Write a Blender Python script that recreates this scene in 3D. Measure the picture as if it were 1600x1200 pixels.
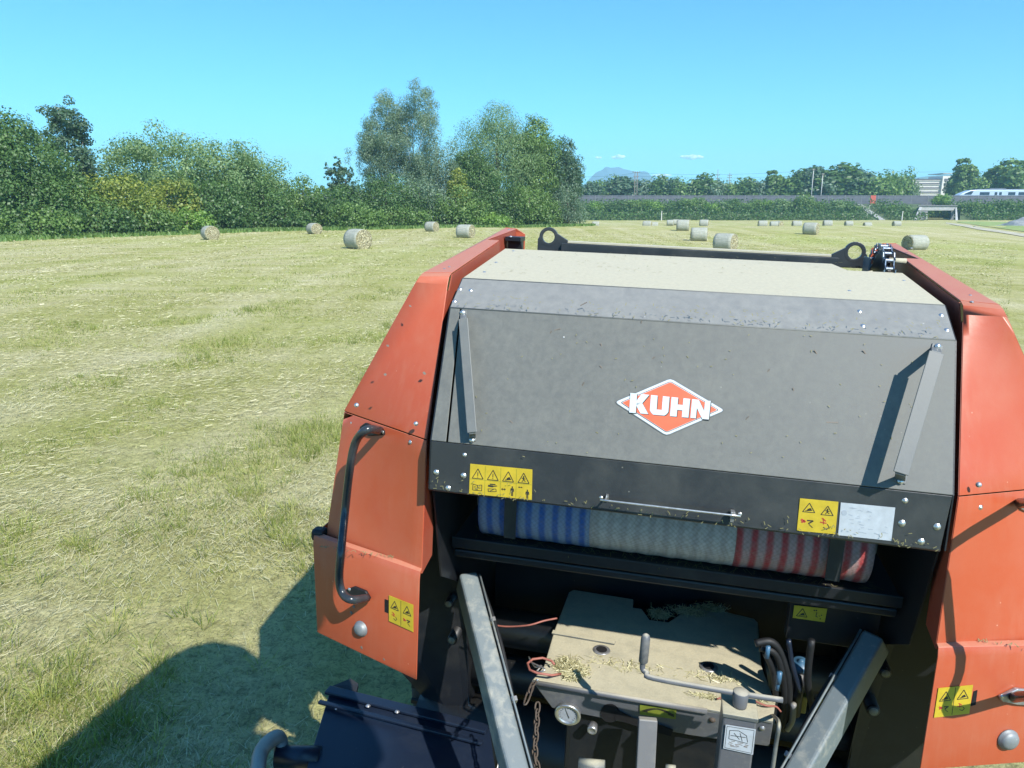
import bpy, bmesh, math, random
import numpy as np
from mathutils import Vector, Matrix, noise
random.seed(7); rng = np.random.default_rng(11)
S = bpy.context.scene
for o in list(bpy.data.objects): bpy.data.objects.remove(o)
COL = S.collection

# ------------------------------------------------------------------ camera
PITCH = math.radians(13.627); EYE = Vector((0, 0, 2.85)); FPX = 1155.0
cd = bpy.data.cameras.new('camera'); cam = bpy.data.objects.new('camera', cd); COL.objects.link(cam)
cam.location = EYE; cam.rotation_euler = (math.radians(90) - PITCH, 0, 0)
cd.sensor_width = 36; cd.lens = 36 * FPX / 1600; cd.clip_start = 0.05; cd.clip_end = 30000
S.camera = cam

# ------------------------------------------------------------------ sun, sky, exposure
SUN = Vector((0.535, -0.905, 1.0)).normalized()          # towards the sun
sl = bpy.data.lights.new('sun', 'SUN'); so = bpy.data.objects.new('sun', sl); COL.objects.link(so)
sl.energy = 4.9; sl.angle = math.radians(0.55); sl.color = (1.0, 0.955, 0.88)
so.rotation_euler = SUN.to_track_quat('Z', 'Y').to_euler(); so.location = (0, 0, 30)
W = bpy.data.worlds.new('World'); S.world = W; W.use_nodes = True
nt = W.node_tree; nt.nodes.clear()
sky = nt.nodes.new('ShaderNodeTexSky'); sky.sky_type = 'NISHITA'; sky.sun_disc = False
sky.sun_elevation = math.asin(SUN.z); sky.sun_rotation = math.atan2(SUN.x, SUN.y)
sky.altitude = 400; sky.air_density = 1.0; sky.dust_density = 0.6; sky.ozone_density = 1.0
hs = nt.nodes.new('ShaderNodeMix'); hs.data_type = 'RGBA'; hs.blend_type = 'MULTIPLY'; hs.inputs[0].default_value = 1
hs.inputs[7].default_value = (0.245, 0.775, 1.2, 1)
bg = nt.nodes.new('ShaderNodeBackground'); bg.inputs[1].default_value = 0.125
wo = nt.nodes.new('ShaderNodeOutputWorld')
nt.links.new(sky.outputs[0], hs.inputs[6]); nt.links.new(hs.outputs[2], bg.inputs[0]); nt.links.new(bg.outputs[0], wo.inputs[0])
S.view_settings.view_transform = 'Standard'; S.view_settings.look = 'None'
S.view_settings.exposure = 0.60; S.view_settings.gamma = 1; S.view_settings.use_curve_mapping = False
S.render.engine = 'CYCLES'
S.cycles.use_denoising = True
S.cycles.max_bounces = 6; S.cycles.diffuse_bounces = 3; S.cycles.glossy_bounces = 2; S.cycles.transmission_bounces = 3
S.cycles.volume_bounces = 1; S.cycles.transparent_max_bounces = 4
S.cycles.caustics_reflective = False; S.cycles.caustics_refractive = False

# ------------------------------------------------------------------ rays of the photograph
RX = Vector((1, 0, 0)); FW = Vector((0, math.cos(PITCH), -math.sin(PITCH))); UP = Vector((0, math.sin(PITCH), math.cos(PITCH)))
def wray(px, py): return RX * ((px - 800) / FPX) + UP * ((600 - py) / FPX) + FW
def at(px, py, Y):
    d = wray(px, py); return EYE + d * (Y / d.y)
# machine frame (metres, origin at the camera's place on the machine's centre line, y back along the baler)
ma, mp, mr = math.radians(12.6095), PITCH, math.radians(1.9213)
mF = Vector((-math.sin(ma) * math.cos(mp), math.cos(ma) * math.cos(mp), -math.sin(mp)))
mR0 = Vector((math.cos(ma), math.sin(ma), 0)); mU0 = mR0.cross(mF)
mR = mR0 * math.cos(mr) + mU0 * math.sin(mr); mU = mU0 * math.cos(mr) - mR0 * math.sin(mr)
MC = Vector((-0.02, 0, 0))
def mray(px, py): return mR * ((px - 800) / FPX) + mU * ((600 - py) / FPX) + mF
def mz(px, py, z): d = mray(px, py); return MC + d * (z / d.z)
def mx(px, py, x): d = mray(px, py); return MC + d * ((x - MC.x) / d.x)
def my(px, py, y): d = mray(px, py); return MC + d * (y / d.y)
class Plane:
    def __init__(s, a, b, c):
        a, b, c = Vector(a), Vector(b), Vector(c); s.p = a; s.n = (b - a).cross(c - a).normalized()
        if s.n.dot(MC - a) < 0: s.n = -s.n                # normal to the viewer's side
    def pt(s, px, py, off=0.0):
        d = mray(px, py); p = s.p + s.n * off
        return MC + d * ((p - MC).dot(s.n) / d.dot(s.n))
RW = Matrix((RX, UP, FW)).transposed()                    # camera coords -> world
RM = Matrix((mR, mU, mF))                                 # machine -> camera coords
MROT = (RW @ RM)
MMAT = Matrix.Translation(EYE) @ MROT.to_4x4() @ Matrix.Translation(-MC)
BASE = Vector((0, 3.0, -2.85))
BMAT = MMAT @ Matrix.Translation(BASE)

# ------------------------------------------------------------------ terrain height
def sm(a, b, x):
    t = np.clip((x - a) / (b - a), 0, 1); return t * t * (3 - 2 * t)
def zg(x, y):
    x = np.asarray(x, float); y = np.asarray(y, float)
    z = np.where(x > 0, -0.85 * np.tanh(x / 28) * (1 - sm(58, 100, y)), 0.12 * np.tanh(-x / 4))
    z = z - 1.25 * sm(103, 135, y)
    z = z + 0.05 * np.sin(x * .21 + 1.3) * np.sin(y * .17) * sm(8, 30, y)
    return z
def g(x, y): return float(zg(x, y))

# ------------------------------------------------------------------ materials
def nodes(name):
    m = bpy.data.materials.new(name); m.use_nodes = True
    t = m.node_tree; b = t.nodes['Principled BSDF']; return m, t, b
def N(t, typ, **kw):
    n = t.nodes.new(typ)
    for k, v in kw.items():
        if k.startswith('i_'): n.inputs[int(k[2:])].default_value = v
        else: setattr(n, k, v)
    return n
def ramp(t, src, stops):
    r = N(t, 'ShaderNodeValToRGB'); cr = r.color_ramp
    while len(cr.elements) < len(stops): cr.elements.new(0.5)
    for e, (p, c) in zip(cr.elements, stops): e.position = p; e.color = (c[0], c[1], c[2], 1) if not isinstance(c, float) else (c, c, c, 1)
    t.links.new(src, r.inputs[0]); return r.outputs[0]
def mix(t, fac, a, b, mode='MIX'):
    m = N(t, 'ShaderNodeMix', data_type='RGBA', blend_type=mode)
    for s, v in ((m.inputs[0], fac), (m.inputs[6], a), (m.inputs[7], b)):
        if isinstance(v, (int, float)): s.default_value = v
        elif isinstance(v, tuple): s.default_value = (*v[:3], 1)
        else: t.links.new(v, s)
    return m.outputs[2]
def tex(t, scale, detail=4, rough=.6, dist=0., vec=None, stretch=None, rot=0):
    n = N(t, 'ShaderNodeTexNoise'); n.inputs['Scale'].default_value = scale; n.inputs['Detail'].default_value = detail
    n.inputs['Roughness'].default_value = rough; n.inputs['Distortion'].default_value = dist
    tc = N(t, 'ShaderNodeTexCoord'); src = tc.outputs['Object']
    if stretch:
        mp_ = N(t, 'ShaderNodeMapping'); mp_.inputs['Scale'].default_value = stretch; mp_.inputs['Rotation'].default_value = (0, 0, rot)
        t.links.new(src, mp_.inputs[0]); src = mp_.outputs[0]
    t.links.new(src, n.inputs['Vector']); return n.outputs['Fac']
def math_(t, op, a, b=None):
    n = N(t, 'ShaderNodeMath', operation=op); n.use_clamp = op in ('MULTIPLY', 'ADD')
    for s, v in zip(n.inputs, (a, b)):
        if v is None: continue
        if isinstance(v, (int, float)): s.default_value = v
        else: t.links.new(v, s)
    return n.outputs[0]
def bump(t, b, src, strength, dist):
    n = N(t, 'ShaderNodeBump'); n.inputs['Strength'].default_value = strength; n.inputs['Distance'].default_value = dist
    t.links.new(src, n.inputs['Height']); t.links.new(n.outputs[0], b.inputs['Normal'])
def plain(name, c, rough=.5, metal=0., var=.18, scale=30, spec=.5):
    m, t, b = nodes(name)
    f = tex(t, scale, 5); lo = tuple(v * (1 - var) for v in c); hi = tuple(min(1, v * (1 + var)) for v in c)
    t.links.new(ramp(t, f, [(.3, lo), (.7, hi)]), b.inputs['Base Color'])
    b.inputs['Roughness'].default_value = rough; b.inputs['Metallic'].default_value = metal
    b.inputs['Specular IOR Level'].default_value = spec
    return m
def dusty(name, base, dust, lo=.35, hi=.8, up=0.0, scale=14, rough=.45, drough=.9, metal=0., speck=True, bumpy=.15, amt=1.0, upmax=1., streak=0., cloud=.5):
    """paint under field dust: cloudy film, fine specks, and more of it on faces that point up (dust settles there)"""
    m, t, b = nodes(name)
    f1 = tex(t, scale, 6, .65, .3); f2 = tex(t, scale * 9, 4, .7); f3 = tex(t, 2.2, 3, .6, .5)
    k = math_(t, 'ADD', math_(t, 'MULTIPLY', f1, 1 - cloud), math_(t, 'MULTIPLY', f3, cloud))
    k = ramp(t, k, [(lo, 0.), (hi, 1.)])
    k = math_(t, 'MULTIPLY', k, amt)
    if up:
        ge = N(t, 'ShaderNodeNewGeometry'); sx = N(t, 'ShaderNodeSeparateXYZ'); t.links.new(ge.outputs['Normal'], sx.inputs[0])
        u = ramp(t, sx.outputs[2], [(.55, 0.), (.97, 1.)]); u = math_(t, 'MULTIPLY', u, up)
        un = ramp(t, f1, [(.25, .72), (.55, 1.)]); u = math_(t, 'MULTIPLY', u, un)
        k = math_(t, 'MAXIMUM', k, u)
    grain = ramp(t, f2, [(.3, .8), (.7, 1.)]); k = math_(t, 'MULTIPLY', k, grain)
    if streak:
        st_ = tex(t, 1.0, 5, .65, .2, stretch=(34, 34, 2.2)); sc_ = tex(t, 3.5, 3, .6)
        k = math_(t, 'ADD', k, math_(t, 'MULTIPLY', math_(t, 'MULTIPLY', ramp(t, st_, [(.48, 0.), (.72, 1.)]), ramp(t, sc_, [(.4, 0.), (.62, 1.)])), streak))
    col = mix(t, k, base, dust)
    if speck:
        v = N(t, 'ShaderNodeTexVoronoi'); v.inputs['Scale'].default_value = 26; tc = N(t, 'ShaderNodeTexCoord'); t.links.new(tc.outputs['Object'], v.inputs['Vector'])
        sp = ramp(t, v.outputs['Distance'], [(.035, 1.), (.075, 0.)]); gate = ramp(t, tex(t, 7, 2), [(.56, 0.), (.62, 1.)])
        col = mix(t, math_(t, 'MULTIPLY', math_(t, 'MULTIPLY', sp, gate), .55), col, tuple(min(1, d * 1.25 + .05) for d in dust))
    t.links.new(col, b.inputs['Base Color'])
    rr = N(t, 'ShaderNodeMapRange'); rr.inputs[3].default_value = rough; rr.inputs[4].default_value = drough
    t.links.new(k, rr.inputs[0]); t.links.new(rr.outputs[0], b.inputs['Roughness'])
    b.inputs['Metallic'].default_value = metal
    bump(t, b, f2, bumpy, .002)
    return m
M = {}
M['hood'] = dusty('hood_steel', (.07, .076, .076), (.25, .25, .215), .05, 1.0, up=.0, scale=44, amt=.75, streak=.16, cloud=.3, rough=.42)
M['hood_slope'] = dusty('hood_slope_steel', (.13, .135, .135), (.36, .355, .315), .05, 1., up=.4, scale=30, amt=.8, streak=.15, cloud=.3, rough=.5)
M['hood_top'] = dusty('hood_top_dusty', (.10, .10, .09), (.50, .46, .33), .05, .35, up=.95, scale=9, amt=1.)
M['strap'] = dusty('strap_steel', (.11, .12, .12), (.30, .29, .25), .3, .9, scale=30, amt=.5, rough=.4)
M['band'] = dusty('hood_band_steel', (.028, .032, .036), (.16, .16, .13), .45, .9, scale=9, amt=.5, rough=.32)
M['orange'] = dusty('orange_paint', (.46, .088, .036), (.50, .30, .20), .42, .95, up=.5, scale=6, amt=.34, streak=.12, rough=.33, drough=.75)
M['orange_shaded'] = dusty('orange_paint_shaded', (.36, .06, .03), (.30, .2, .13), .4, .9, scale=10, amt=.5)  # the orange darkened, shade of the inner walls put into the colour
M['dark'] = dusty('dark_steel', (.010, .012, .016), (.09, .08, .06), .5, .95, up=.3, scale=12, amt=.45, rough=.4)
M['blue'] = dusty('dark_blue_steel', (.010, .017, .034), (.10, .11, .12), .5, .95, scale=9, amt=.3, rough=.35)
M['beam'] = dusty('drawbar_paint', (.13, .165, .18), (.44, .42, .34), .50, .68, up=.15, scale=26, amt=.75, rough=.5, bumpy=.3)
M['dustbox'] = dusty('dust_caked_steel', (.09, .10, .10), (.50, .455, .315), .38, .8, up=1.0, scale=16, amt=.4, rough=.4, bumpy=.5)
M['jack'] = dusty('jack_steel', (.11, .115, .125), (.50, .46, .35), .5, .8, up=.9, scale=20, amt=.5, rough=.45)
M['grey_tube'] = dusty('grey_tube_paint', (.16, .165, .17), (.45, .42, .33), .45, .9, up=.6, scale=20, amt=.5, rough=.4)
M['zinc'] = plain('zinc_steel', (.62, .62, .60), .32, .85, .2, 60)
M['worn'] = plain('worn_steel', (.40, .40, .40), .38, .7, .35, 40)
M['rust'] = dusty('rusty_chain', (.075, .055, .042), (.22, .17, .12), .4, .8, scale=60, amt=.5, rough=.7)
M['chain'] = plain('oiled_chain_steel', (.25, .30, .36), .35, .75, .4, 60)
M['black'] = plain('black_rubber', (.009, .010, .012), .6, 0, .3, 50)
M['hole_shade'] = plain('hole_shade_black', (.004, .004, .005), .9, 0, .1, 50)  # black that paints the shade inside holes and slots
M['handle'] = plain('handle_black_paint', (.035, .042, .048), .22, .1, .2, 40)
M['yellow'] = plain('sticker_yellow', (.50, .37, .025), .5, 0, .12, 30)
M['olive'] = plain('sticker_lime', (.20, .23, .03), .5, 0, .15, 30)
M['ink'] = plain('sticker_ink', (.03, .028, .02), .6, 0, .1, 30)
M['ink_red'] = plain('sticker_red_ink', (.40, .05, .03), .6, 0, .1, 30)
M['ink_grey'] = plain('sticker_grey_ink', (.34, .38, .42), .6, 0, .1, 30)
M['white'] = plain('sticker_white', (.43, .47, .50), .5, 0, .10, 40)
M['logo_red'] = plain('logo_red', (.70, .13, .06), .4, 0, .08, 25)
M['logo_white'] = plain('logo_white', (.55, .60, .63), .4, 0, .06, 25)
M['logo_clear'] = plain('logo_border', (.13, .14, .14), .3, 0, .06, 25)
M['pink'] = plain('pink_cord', (.34, .12, .09), .6, 0, .2, 40)
M['bluecap'] = plain('blue_plastic', (.05, .13, .22), .4, 0, .2, 30)
M['yellowp'] = plain('yellow_plastic', (.20, .16, .03), .5, 0, .2, 30)
M['reflector'] = dusty('round_cap', (.20, .22, .23), (.42, .44, .42), .4, .8, scale=30, amt=.5, metal=.3)
M['glassdial'] = plain('gauge_face', (.33, .36, .40), .15, 0, .08, 30)
M['concrete'] = plain('concrete', (.34, .34, .33), .9, 0, .2, .8)
M['barrier'] = plain('barrier_grey', (.115, .12, .135), .9, 0, .22, .6)
M['barrier_post'] = plain('barrier_post', (.16, .165, .17), .8, 0, .15, 1)
M['reddoor'] = plain('red_door', (.50, .09, .06), .6, 0, .1, 1)
M['wood'] = plain('weathered_wood', (.20, .17, .14), .9, 0, .25, 2)
M['polewhite'] = plain('pale_pole', (.62, .60, .55), .7, 0, .1, 2)
M['bwall'] = plain('building_wall', (.58, .55, .50), .9, 0, .08, .3)
M['bdark'] = plain('building_dark', (.09, .09, .10), .7, 0, .2, .3)
M['train'] = plain('train_white', (.42, .52, .64), .3, 0, .05, .5)
M['trainglass'] = plain('train_glass', (.02, .03, .06), .1, 0, .1, .5)
M['trainroof'] = plain('train_roof', (.10, .12, .15), .6, 0, .2, .7)
M['tyre'] = dusty('tyre_rubber', (.018, .018, .018), (.16, .13, .09), .4, .9, scale=12, amt=.5, rough=.8)
M['tractor'] = plain('tractor_paint', (.05, .16, .05), .35, 0, .1, 5)
M['bark'] = plain('bark', (.10, .08, .06), .95, 0, .35, 3)
M['birchbark'] = plain('birch_bark', (.42, .40, .37), .9, 0, .45, 3)
M['rock_haze'] = plain('mountain_rock_haze', (.035, .075, .13), .95, 0, .3, .004)  # blue of the distant haze is mixed into the rock colour
M['hillgreen'] = plain('hill_forest', (.05, .085, .045), .95, 0, .4, .01)
M['greyheap'] = plain('grey_heap', (.30, .31, .30), .95, 0, .3, 1.5)

def net_mat(name, a, b_, scale):
    m, t, b = nodes(name); tc = N(t, 'ShaderNodeTexCoord'); w = N(t, 'ShaderNodeTexWave'); w.wave_type = 'BANDS'; w.bands_direction = 'X'
    w.inputs['Scale'].default_value = scale; w.inputs['Distortion'].default_value = .6; w.inputs['Detail'].default_value = 2
    t.links.new(tc.outputs['Object'], w.inputs[0])
    c = ramp(t, w.outputs['Fac'], [(.15, a), (.75, b_)])
    c = mix(t, ramp(t, tex(t, 60, 5), [(.35, .0), (.75, .45)]), c, (.20, .19, .17))
    for an in (.6, -.6):     # the knitted mesh
        mp_ = N(t, 'ShaderNodeMapping'); mp_.inputs['Rotation'].default_value = (an, 0, 0.5); w2 = N(t, 'ShaderNodeTexWave'); w2.wave_type = 'BANDS'; w2.bands_direction = 'Y'; w2.inputs['Scale'].default_value = 34; w2.inputs['Distortion'].default_value = 3
        t.links.new(tc.outputs['Object'], mp_.inputs[0]); t.links.new(mp_.outputs[0], w2.inputs[0]); c = mix(t, 1., c, ramp(t, w2.outputs['Fac'], [(.1, (.90, .89, .87)), (.55, (1., 1., 1.))]), 'MULTIPLY')
    t.links.new(c, b.inputs['Base Color']); b.inputs['Roughness'].default_value = .8; bump(t, b, tex(t, 160, 3), .5, .003); return m
M['net_blue'] = net_mat('net_blue_striped', (.03, .10, .36), (.20, .27, .42), 6.6)
M['net_white'] = net_mat('net_white', (.44, .37, .34), (.52, .45, .42), 6.6)
M['net_red'] = net_mat('net_red_striped', (.42, .045, .05), (.44, .27, .26), 6.6)

def ground_mat():
    m, t, b = nodes('mown_meadow')
    rot = math.radians(77)
    big = tex(t, .045, 4, .6, .6); mid = tex(t, .5, 6, .65, .8, stretch=(1, .30, 1), rot=math.radians(8)); fine = tex(t, 8, 7, .75, .3)
    hair = tex(t, 26, 6, .8, 1.2); streak = tex(t, .85, 5, .6, .3, stretch=(.10, 1, 1), rot=math.radians(-9))
    rows = tex(t, .34, 3, .6, .1, stretch=(1, .025, 1), rot=math.radians(12.6))
    k = math_(t, 'ADD', math_(t, 'MULTIPLY', mid, .34), math_(t, 'MULTIPLY', streak, .32)); k = math_(t, 'ADD', k, math_(t, 'MULTIPLY', rows, .34))
    hay = ramp(t, k, [(.36, (.275, .285, .065)), (.45, (.42, .40, .14)), (.54, (.53, .485, .235)), (.64, (.65, .585, .36))])
    det = ramp(t, fine, [(.30, .52), (.5, .96), (.70, 1.22)])
    c = mix(t, 1.0, hay, det, 'MULTIPLY')
    c = mix(t, ramp(t, hair, [(.38, .62), (.52, 0.)]), c, (.085, .08, .035))
    c = mix(t, ramp(t, big, [(.45, 0.), (.68, .45)]), c, (.34, .39, .09))
    # greener strip of uncut grass and the worn gravel track at the right edge of the field
    tc = N(t, 'ShaderNodeTexCoord'); sx = N(t, 'ShaderNodeSeparateXYZ'); t.links.new(tc.outputs['Object'], sx.inputs[0])
    t.links.new(c, b.inputs['Base Color']); b.inputs['Roughness'].default_value = .95; b.inputs['Specular IOR Level'].default_value = .15
    h = math_(t, 'ADD', math_(t, 'MULTIPLY', fine, .6), math_(t, 'MULTIPLY', hair, .4)); bump(t, b, h, .9, .06)
    return m
M['ground'] = ground_mat()
def soil_mat(name, stops, scale):
    m, t, b = nodes(name); f = tex(t, scale, 6, .7, .6); t.links.new(ramp(t, f, stops), b.inputs['Base Color']); b.inputs['Roughness'].default_value = .95
    bump(t, b, f, .6, .1); return m
M['track'] = soil_mat('gravel_track', [(.3, (.26, .27, .13)), (.45, (.42, .38, .27)), (.7, (.55, .50, .38))], .7)
M['green'] = soil_mat('fresh_grass', [(.3, (.17, .23, .06)), (.5, (.25, .32, .085)), (.7, (.36, .39, .14))], .5)
M['bank'] = soil_mat('bank_soil', [(.3, (.05, .08, .03)), (.7, (.10, .13, .05))], .3)

def bale_mat():
    m, t, b = nodes('netted_hay'); f = tex(t, 9, 6, .7, .4); s = tex(t, 3, 4, .6, .2, stretch=(.3, 6, 6))
    c = ramp(t, math_(t, 'ADD', math_(t, 'MULTIPLY', f, .5), math_(t, 'MULTIPLY', s, .5)), [(.3, (.20, .215, .17)), (.5, (.33, .335, .27)), (.7, (.46, .455, .385))])
    t.links.new(c, b.inputs['Base Color']); b.inputs['Roughness'].default_value = .85; bump(t, b, f, .5, .03); return m
def bale_end_mat():
    m, t, b = nodes('bale_end_hay'); tc = N(t, 'ShaderNodeTexCoord'); w = N(t, 'ShaderNodeTexWave'); w.wave_type = 'RINGS'; w.rings_direction = 'X'
    w.inputs['Scale'].default_value = 2.2; w.inputs['Distortion'].default_value = 16; w.inputs['Detail'].default_value = 7; w.inputs['Detail Scale'].default_value = 2.
    t.links.new(tc.outputs['Object'], w.inputs[0])
    c = ramp(t, w.outputs['Fac'], [(.1, (.20, .17, .09)), (.5, (.40, .36, .21)), (.85, (.54, .49, .32))])
    t.links.new(c, b.inputs['Base Color']); b.inputs['Roughness'].default_value = .95; bump(t, b, w.outputs['Fac'], .9, .05); return m
M['bale'] = bale_mat(); M['bale_end'] = bale_end_mat()

def leaf_mat(name, stops, trans=.38):
    m, t, b = nodes(name); t.nodes.remove(b)
    a = N(t, 'ShaderNodeAttribute', attribute_name='tint'); c = ramp(t, a.outputs['Fac'], stops)
    d = N(t, 'ShaderNodeBsdfDiffuse'); tr = N(t, 'ShaderNodeBsdfTranslucent'); gl = N(t, 'ShaderNodeBsdfGlossy'); gl.inputs['Roughness'].default_value = .5
    t.links.new(c, d.inputs[0]); tcol = mix(t, 1.0, c, (1.15, 1.25, .6), 'MULTIPLY'); t.links.new(tcol, tr.inputs[0])
    ms = N(t, 'ShaderNodeMixShader'); ms.inputs[0].default_value = trans; t.links.new(d.outputs[0], ms.inputs[1]); t.links.new(tr.outputs[0], ms.inputs[2])
    m2 = N(t, 'ShaderNodeMixShader'); m2.inputs[0].default_value = .035; t.links.new(ms.outputs[0], m2.inputs[1]); t.links.new(gl.outputs[0], m2.inputs[2])
    t.links.new(m2.outputs[0], t.nodes['Material Output'].inputs[0]); return m
L = {}
L['dark'] = leaf_mat('leaf_dark', [(0, (0.052, 0.107, 0.033)), (.6, (0.099, 0.186, 0.049)), (1, (0.174, 0.287, 0.076))])
L['mid'] = leaf_mat('leaf_mid', [(0, (0.083, 0.150, 0.036)), (.6, (0.152, 0.254, 0.061)), (1, (0.249, 0.371, 0.099))])
L['willow'] = leaf_mat('leaf_willow', [(0, (0.110, 0.181, 0.071)), (.6, (0.190, 0.297, 0.111)), (1, (0.325, 0.425, 0.180))])
L['yellow'] = leaf_mat('leaf_yellowish', [(0, (0.130, 0.181, 0.033)), (.6, (0.249, 0.309, 0.054)), (1, (0.435, 0.425, 0.081))])
L['grey'] = leaf_mat('leaf_greyish', [(0, (0.096, 0.155, 0.100)), (.6, (0.169, 0.254, 0.158)), (1, (0.289, 0.371, 0.237))])
L['blue'] = leaf_mat('leaf_bluish', [(0, (0.044, 0.096, 0.054)), (.6, (0.086, 0.159, 0.085)), (1, (0.152, 0.234, 0.117))])
L['bright'] = leaf_mat('leaf_bright', [(0, (0.110, 0.201, 0.036)), (.6, (0.206, 0.350, 0.065)), (1, (0.347, 0.500, 0.107))])
L['hay'] = leaf_mat('dry_hay_strand', [(0, (.25, .23, .11)), (.5, (.52, .48, .27)), (1, (.70, .66, .44))], .15)
L['blade'] = leaf_mat('grass_blade', [(0, (.115, .16, .03)), (.5, (.29, .33, .075)), (1, (.56, .54, .21))], .35)

# ------------------------------------------------------------------ builders
def tag(o, label=None, cat=None, group=None, kind=None):
    if label: o['label'] = label
    if cat: o['category'] = cat
    if group: o['group'] = group
    if kind: o['kind'] = kind
    return o
def empty(name, loc=(0, 0, 0), mat=None):
    o = bpy.data.objects.new(name, None); COL.objects.link(o)
    if mat is not None: o.matrix_world = mat
    else: o.location = loc
    return o
class G:
    """collects shapes into one mesh"""
    def __init__(s, off=(0, 0, 0)): s.v = []; s.f = []; s.m = []; s.off = Vector(off); s.cur = 0
    def add(s, vs, fs):
        n = len(s.v); s.v += [Vector(v) - s.off for v in vs]; s.f += [tuple(n + i for i in f) for f in fs]; s.m += [s.cur] * len(fs); return s
    def box(s, c, size, rot=None, ch=0.):
        hx, hy, hz = [q / 2 for q in size]; c = Vector(c); R = rot or Matrix.Identity(3)
        vs = [c + R @ Vector((x * hx, y * hy, z * hz)) for x in (-1, 1) for y in (-1, 1) for z in (-1, 1)]
        return s.add(vs, [(0, 1, 3, 2), (4, 6, 7, 5), (0, 4, 5, 1), (2, 3, 7, 6), (0, 2, 6, 4), (1, 5, 7, 3)])
    def beam(s, p0, p1, w, h, up=(0, 0, 1)):
        p0, p1 = Vector(p0), Vector(p1); d = p1 - p0; y = d.normalized(); x = y.cross(Vector(up)).normalized(); z = x.cross(y)
        return s.box((p0 + p1) / 2, (w, d.length, h), Matrix((x, y, z)).transposed())
    def prism(s, poly, d):
        """poly: 3-D outline, d: extrusion vector"""
        n = len(poly); d = Vector(d); a = [Vector(p) for p in poly]; b = [p + d for p in a]
        return s.add(a + b, [tuple(range(n)), tuple(range(2 * n - 1, n - 1, -1))] + [(i, i + n, (i + 1) % n + n, (i + 1) % n) for i in range(n)])
    def tube(s, pts, r, seg=10, cap=True, closed=False):
        pts = [Vector(p) for p in pts]; n = len(pts); rs = r if isinstance(r, (list, tuple)) else [r] * n; vs = []; ref = None
        for i, p in enumerate(pts):
            if closed: d = pts[(i + 1) % n] - pts[i - 1]
            else: d = pts[min(i + 1, n - 1)] - pts[max(i - 1, 0)]
            d.normalize()
            if ref is None: ref = Vector((0, 0, 1)) if abs(d.z) < .9 else Vector((1, 0, 0))
            x = d.cross(ref).normalized(); ref = x.cross(d).normalized()
            for k in range(seg): a = 2 * math.pi * k / seg; vs.append(p + (x * math.cos(a) + ref * math.sin(a)) * rs[i])
        fs = []; m = n if closed else n - 1
        for i in range(m):
            j = (i + 1) % n
            for k in range(seg): fs.append((i * seg + k, i * seg + (k + 1) % seg, j * seg + (k + 1) % seg, j * seg + k))
        if cap and not closed: fs += [tuple(range(seg))[::-1], tuple((n - 1) * seg + k for k in range(seg))]
        return s.add(vs, fs)
    def lathe(s, c, axis, prof, seg=20):
        """prof: (distance along the axis, radius)"""
        ax = Vector(axis).normalized(); x = ax.orthogonal().normalized(); y = ax.cross(x); c = Vector(c); vs = []; n = len(prof)
        for h, r in prof:
            for k in range(seg): a = 2 * math.pi * k / seg; vs.append(c + ax * h + (x * math.cos(a) + y * math.sin(a)) * max(r, 1e-4))
        fs = [(i * seg + k, i * seg + (k + 1) % seg, (i + 1) * seg + (k + 1) % seg, (i + 1) * seg + k) for i in range(n - 1) for k in range(seg)]
        fs += [tuple(range(seg))[::-1], tuple((n - 1) * seg + k for k in range(seg))]
        return s.add(vs, fs)
    def build(s, name, mats, parent=None, smooth=False, bevel=0., solid=0., segs=2, kind=None, auto=False):
        me = bpy.data.meshes.new(name); me.from_pydata([tuple(v) for v in s.v], [], s.f)
        if not isinstance(mats, (list, tuple)): mats = [mats]
        for q in mats: me.materials.append(q)
        me.polygons.foreach_set('material_index', s.m)
        bm = bmesh.new(); bm.from_mesh(me); (bmesh.ops.remove_doubles(bm, verts=bm.verts, dist=1e-5) if solid else None); bmesh.ops.recalc_face_normals(bm, faces=bm.faces); bm.to_mesh(me); bm.free()
        if smooth or auto: me.polygons.foreach_set('use_smooth', [True] * len(me.polygons))
        if auto: me.set_sharp_from_angle(angle=math.radians(24))
        o = bpy.data.objects.new(name, me); COL.objects.link(o)
        if parent: o.parent = parent
        if solid: q = o.modifiers.new('solid', 'SOLIDIFY'); q.thickness = solid; q.offset = 0
        if bevel: q = o.modifiers.new('bevel', 'BEVEL'); q.width = bevel; q.segments = segs; q.limit_method = 'ANGLE'; q.angle_limit = math.radians(30)
        if kind: o['kind'] = kind
        return o
def GM(): return G(BASE)
def smooth_path(pts, k=6):
    pts = [Vector(p) for p in pts]; out = []; P = [pts[0] * 2 - pts[1]] + pts + [pts[-1] * 2 - pts[-2]]
    for i in range(1, len(P) - 2):
        for j in range(k):
            t = j / k; a, b, c, d = P[i - 1], P[i], P[i + 1], P[i + 2]
            out.append(.5 * ((2 * b) + (c - a) * t + (2 * a - 5 * b + 4 * c - d) * t * t + (3 * b - a - 3 * c + d) * t ** 3))
    return out + [pts[-1]]
def copy_tree(o, parent=None):
    c = o.copy(); COL.objects.link(c)
    if parent is not None: c.parent = parent
    for ch in list(o.children):
        copy_tree(ch, c)
    return c
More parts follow.
